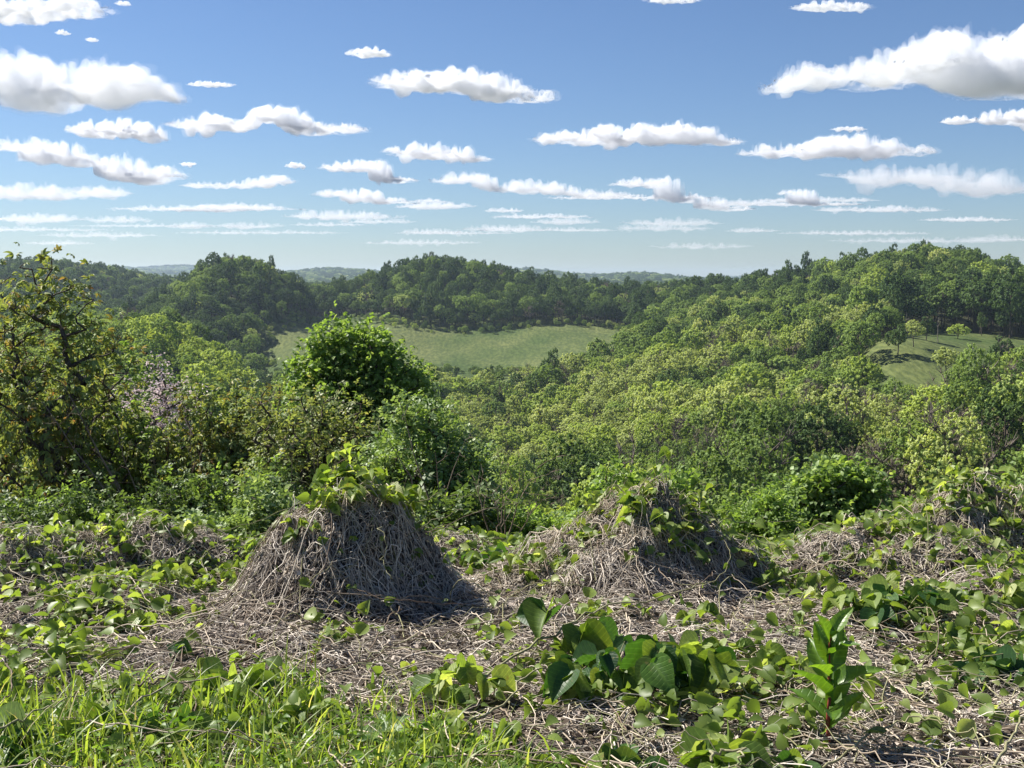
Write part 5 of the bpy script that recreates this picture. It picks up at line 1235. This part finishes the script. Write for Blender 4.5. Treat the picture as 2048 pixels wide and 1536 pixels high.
for q in [
    ('long straight vine rising from the grass to the second mound, over the big leaves', [(925, 1395, 4.6), (1010, 1320, 5.0), (1110, 1270, 5.3), (1200, 1215, 5.7), (1290, 1200, 6.0), (1390, 1170, 6.3), (1430, 1165, 6.5)], .0065, 'vine_live', 0),
    ('vine in the grass sloping up from the bottom edge to the big leaves', [(930, 1445, 4.2), (1000, 1410, 4.4), (1060, 1350, 4.7), (1140, 1345, 4.8), (1210, 1390, 4.7)], .005, 'vine_live', 0),
    ('brown vine arching over the grass at left of centre', [(215, 1390, 4.6), (290, 1365, 4.7), (340, 1355, 4.7), (385, 1390, 4.6), (400, 1440, 4.4)], .006, 'vine_brown', 0),
    ('thin dark vine curving down in the grass below it', [(275, 1440, 4.3), (285, 1480, 4.1), (280, 1505, 4.0), (235, 1536, 3.8)], .004, 'vine_brown', 0),
    ('vine loop hanging over the left edge leaves', [(-10, 1300, 4.9), (15, 1330, 4.8), (25, 1370, 4.6), (0, 1410, 4.4)], .005, 'vine_brown', 0),
    ('long pale vine along the bottom left corner', [(-10, 1460, 3.9), (60, 1430, 4.1), (130, 1400, 4.3), (200, 1375, 4.5)], .0045, 'vine_live', 0),
    ('thin runner crossing the bare slope towards the big clump', [(690, 1350, 5.2), (770, 1300, 5.4), (850, 1300, 5.3), (930, 1345, 5.0), (970, 1380, 4.8)], .0035, 'vine_live', 3),
    ('thin runner reaching right off the top of the tall mound', [(770, 995, 6.6), (830, 1000, 6.6), (880, 990, 6.6), (930, 993, 6.6), (965, 990, 6.6)], .0032, 'vine_live', 4),
    ('second runner reaching right off the tall mound, above the gap', [(800, 1080, 6.5), (860, 1045, 6.5), (920, 1025, 6.5), (1000, 1015, 6.5), (1020, 1000, 6.5)], .0028, 'vine_live', 1),
    ('straight dry runner pointing right from the shoulder of the tall mound', [(815, 1085, 6.4), (870, 1060, 6.4), (930, 1035, 6.4), (1000, 1010, 6.4)], .0026, 'vine_brown', 0),
    ('pale runner crawling left off the tall mound', [(620, 1030, 6.5), (560, 1045, 6.5), (500, 1085, 6.4), (470, 1120, 6.4), (440, 1150, 6.4)], .003, 'vine_live', 2),
    ('thin shoot curling up above the tall mound', [(640, 990, 6.6), (600, 960, 6.6), (580, 975, 6.6), (575, 1010, 6.6)], .0022, 'vine_live', 1),
    ('vine hanging down the front of the tall mound', [(760, 1050, 6.1), (775, 1085, 6.0), (765, 1120, 6.0), (780, 1160, 5.9)], .003, 'vine_live', 0),
    ('curly tendril rising above the second mound to the right', [(1350, 1010, 7.1), (1380, 950, 7.1), (1405, 925, 7.1), (1415, 930, 7.1), (1410, 945, 7.1)], .0024, 'vine_live', 0),
    ('fine shoot leaning right above the second mound', [(1340, 1000, 7.0), (1400, 985, 7.0), (1440, 970, 7.0), (1490, 975, 7.0)], .0022, 'vine_live', 3),
    ('looped tendril on the left crown of the second mound', [(1230, 1010, 7.1), (1222, 960, 7.1), (1240, 945, 7.1), (1255, 955, 7.1), (1245, 975, 7.1)], .0024, 'vine_brown', 1),
    ('runner arching left off the second mound into the gap', [(1250, 1060, 6.9), (1180, 1090, 6.7), (1120, 1100, 6.6), (1095, 1120, 6.5), (1100, 1180, 6.2), (1112, 1225, 6.0)], .0036, 'vine_brown', 1),
    ('thin runner over the gap left of the second mound', [(1290, 1040, 7.0), (1210, 1020, 7.0), (1140, 995, 7.0), (1105, 1010, 7.0)], .0024, 'vine_live', 2),
    ('leaning pale dry stalk between the low hump and the round deep green bush', [(1695, 1270, 6.4), (1720, 1200, 6.6), (1750, 1150, 6.8), (1790, 1085, 7.0)], .0035, 'vine_brown', 0),
    ('second leaning stalk parallel to the pale one', [(1705, 1275, 6.3), (1735, 1210, 6.5), (1765, 1150, 6.7), (1785, 1095, 6.9)], .0024, 'vine_live', 0),
    ('runner sagging from the second mound to the round bush', [(1400, 1030, 7.0), (1480, 1045, 7.0), (1560, 1045, 7.1), (1640, 1040, 7.1)], .0026, 'vine_live', 4),
    ('runner across the front of the deep green bush', [(1480, 1060, 6.9), (1560, 1100, 6.9), (1640, 1105, 7.0), (1720, 1100, 7.1), (1760, 1085, 7.1)], .0026, 'vine_live', 4),
    ('long runner along the right foot of the second mound', [(1350, 1170, 6.4), (1420, 1165, 6.4), (1460, 1120, 6.6), (1450, 1080, 6.8)], .0028, 'vine_live', 1),
    ('straight runner rising to the right-edge mound', [(1720, 1210, 6.6), (1800, 1160, 6.8), (1880, 1110, 7.1), (1960, 1065, 7.4)], .003, 'vine_live', 2),
    ('runner rising at the right edge below the mound', [(1930, 1160, 6.8), (2000, 1120, 7.0), (2060, 1090, 7.2)], .003, 'vine_live', 1),
    ('looping vine right of the red-stemmed weed', [(1700, 1190, 6.2), (1760, 1180, 6.1), (1840, 1190, 6.0), (1870, 1250, 5.6), (1950, 1290, 5.3), (2040, 1290, 5.2)], .0045, 'vine_live', 1),
    ('long vine running behind the red-stemmed weed to the right edge', [(1430, 1290, 5.3), (1540, 1300, 5.2), (1640, 1330, 5.0), (1720, 1370, 4.8), (1800, 1360, 4.9), (1880, 1290, 5.3), (1900, 1240, 5.6)], .0045, 'vine_live', 2),
    ('thick green vine crossing in front of the red stem to the right', [(1640, 1540, 3.8), (1700, 1500, 4.0), (1780, 1450, 4.2), (1850, 1440, 4.2), (1900, 1450, 4.1)], .005, 'vine_live', 0),
    ('thick vine leaning out of the lower right corner', [(1985, 1545, 3.7), (2010, 1500, 3.8), (2040, 1450, 3.9), (2060, 1420, 4.0)], .0065, 'vine_live', 0),
    ('pale vine curled over the broad leaf at the bottom edge', [(1420, 1520, 3.75), (1435, 1500, 3.8), (1470, 1495, 3.8), (1482, 1510, 3.75), (1478, 1545, 3.7)], .0055, 'vine_live', 0),
    ('vine bent down left of the red-stemmed weed', [(1480, 1345, 5.0), (1560, 1370, 4.8), (1610, 1440, 4.4), (1650, 1475, 4.2)], .0035, 'vine_live', 1),
    ('thin vine along the left leafy hump', [(-10, 1100, 7.2), (60, 1075, 7.2), (110, 1070, 7.2), (150, 1085, 7.1), (200, 1120, 6.9)], .003, 'vine_live', 3),
    ('curved dry runner beneath the dark undergrowth', [(240, 1060, 7.3), (260, 1080, 7.2), (280, 1105, 7.1), (320, 1120, 7.0), (400, 1125, 6.9)], .0028, 'vine_live', 2),
    ('pale runner standing against the undergrowth left of the tall mound', [(330, 1110, 7.0), (400, 1050, 7.0), (460, 1060, 7.0), (530, 1035, 7.0), (580, 1010, 6.8)], .0028, 'vine_live', 2),
    ('runner on the dry ground left, below the leafy hump', [(10, 1200, 6.2), (120, 1190, 6.2), (210, 1200, 6.1), (290, 1215, 6.0), (370, 1240, 5.8)], .0032, 'vine_live', 2),
    ('dark upright thin stem in the gap', [(1112, 1228, 6.0), (1104, 1190, 6.05), (1098, 1150, 6.1), (1095, 1115, 6.2)], .0035, 'vine_brown', 0)]:
    vine(q[0], q[1], q[2], q[3], nleaf=q[4], seed=len(q[0]))
# many shorter wandering live stems
x, y, u = visible_xy(520, 3.3, 8.4, .9); n = len(x)
P, R_ = strands(x, y, rs.uniform(.6, 1.7, n), rs.uniform(.0018, .0042, n), .045, seed=78, k=20, curl=.22)
link('dry_runners', mesh('dry_runners', *tubes(P, R_, 5), M['vine_pale'], smooth=True), label='long weathered grey runners crossing over the dry tangle', kind='stuff')
x, y, u = visible_xy(420, 3.3, 8.6, .9); n = len(x)
P, R_ = strands(x, y, rs.uniform(.35, 1.0, n), rs.uniform(.0018, .0036, n), .06, seed=77, k=14, curl=.38)
keep = rs.rand(n) > grass_zone(u, y) * .7; P, R_ = P[keep], R_[keep]
link('live_runners', mesh('live_runners', *tubes(P, R_, 5), M['vine_live'], smooth=True), label='many short greenish runners weaving through the dry stems', kind='stuff')
# yellow post cut by the left edge
B = W(-4, 1110, 9.0); B[2] = float(ground(B[0], 9.0)); o = thing('marker_post', 'yellow post cut by the left edge of the picture', 'post', tuple(B))
hh = float(W(-4, 1045, 9.0)[2] - B[2]); w_ = .042
def bx(x0, x1, y0, y1, z0, z1):
    V_ = np.array([(x, y, z) for z in (z0, z1) for y in (y0, y1) for x in (x0, x1)], float); return V_, np.array([(0, 2, 3, 1), (4, 5, 7, 6), (0, 1, 5, 4), (2, 6, 7, 3), (0, 4, 6, 2), (1, 3, 7, 5)])
link('shaft', mesh('shaft', *bx(-w_, w_, -w_, w_, -.3, hh - .03), M['post']), o)
link('cap', mesh('cap', *bx(-w_ * 1.12, w_ * 1.12, -w_ * 1.12, w_ * 1.12, hh - .03, hh), M['post']), o)

# ------------------------------------------------------------------ haze
def haze():
    x0, x1, y0, y1, z0, z1 = -8200, 8200, -20, 8600, float(Z.min()) - 1, 62.0
    V_ = [(x, y, z) for z in (z0, z1) for y in (y0, y1) for x in (x0, x1)]
    F_ = [(0, 2, 3, 1), (4, 5, 7, 6), (0, 1, 5, 4), (2, 6, 7, 3), (0, 4, 6, 2), (1, 3, 7, 5)]
    m = vol_mat('haze_air', 0.85e-4, .3, (.64, .79, 1.0))
    link('haze', mesh('haze', V_, F_, m), kind='stuff')
haze()
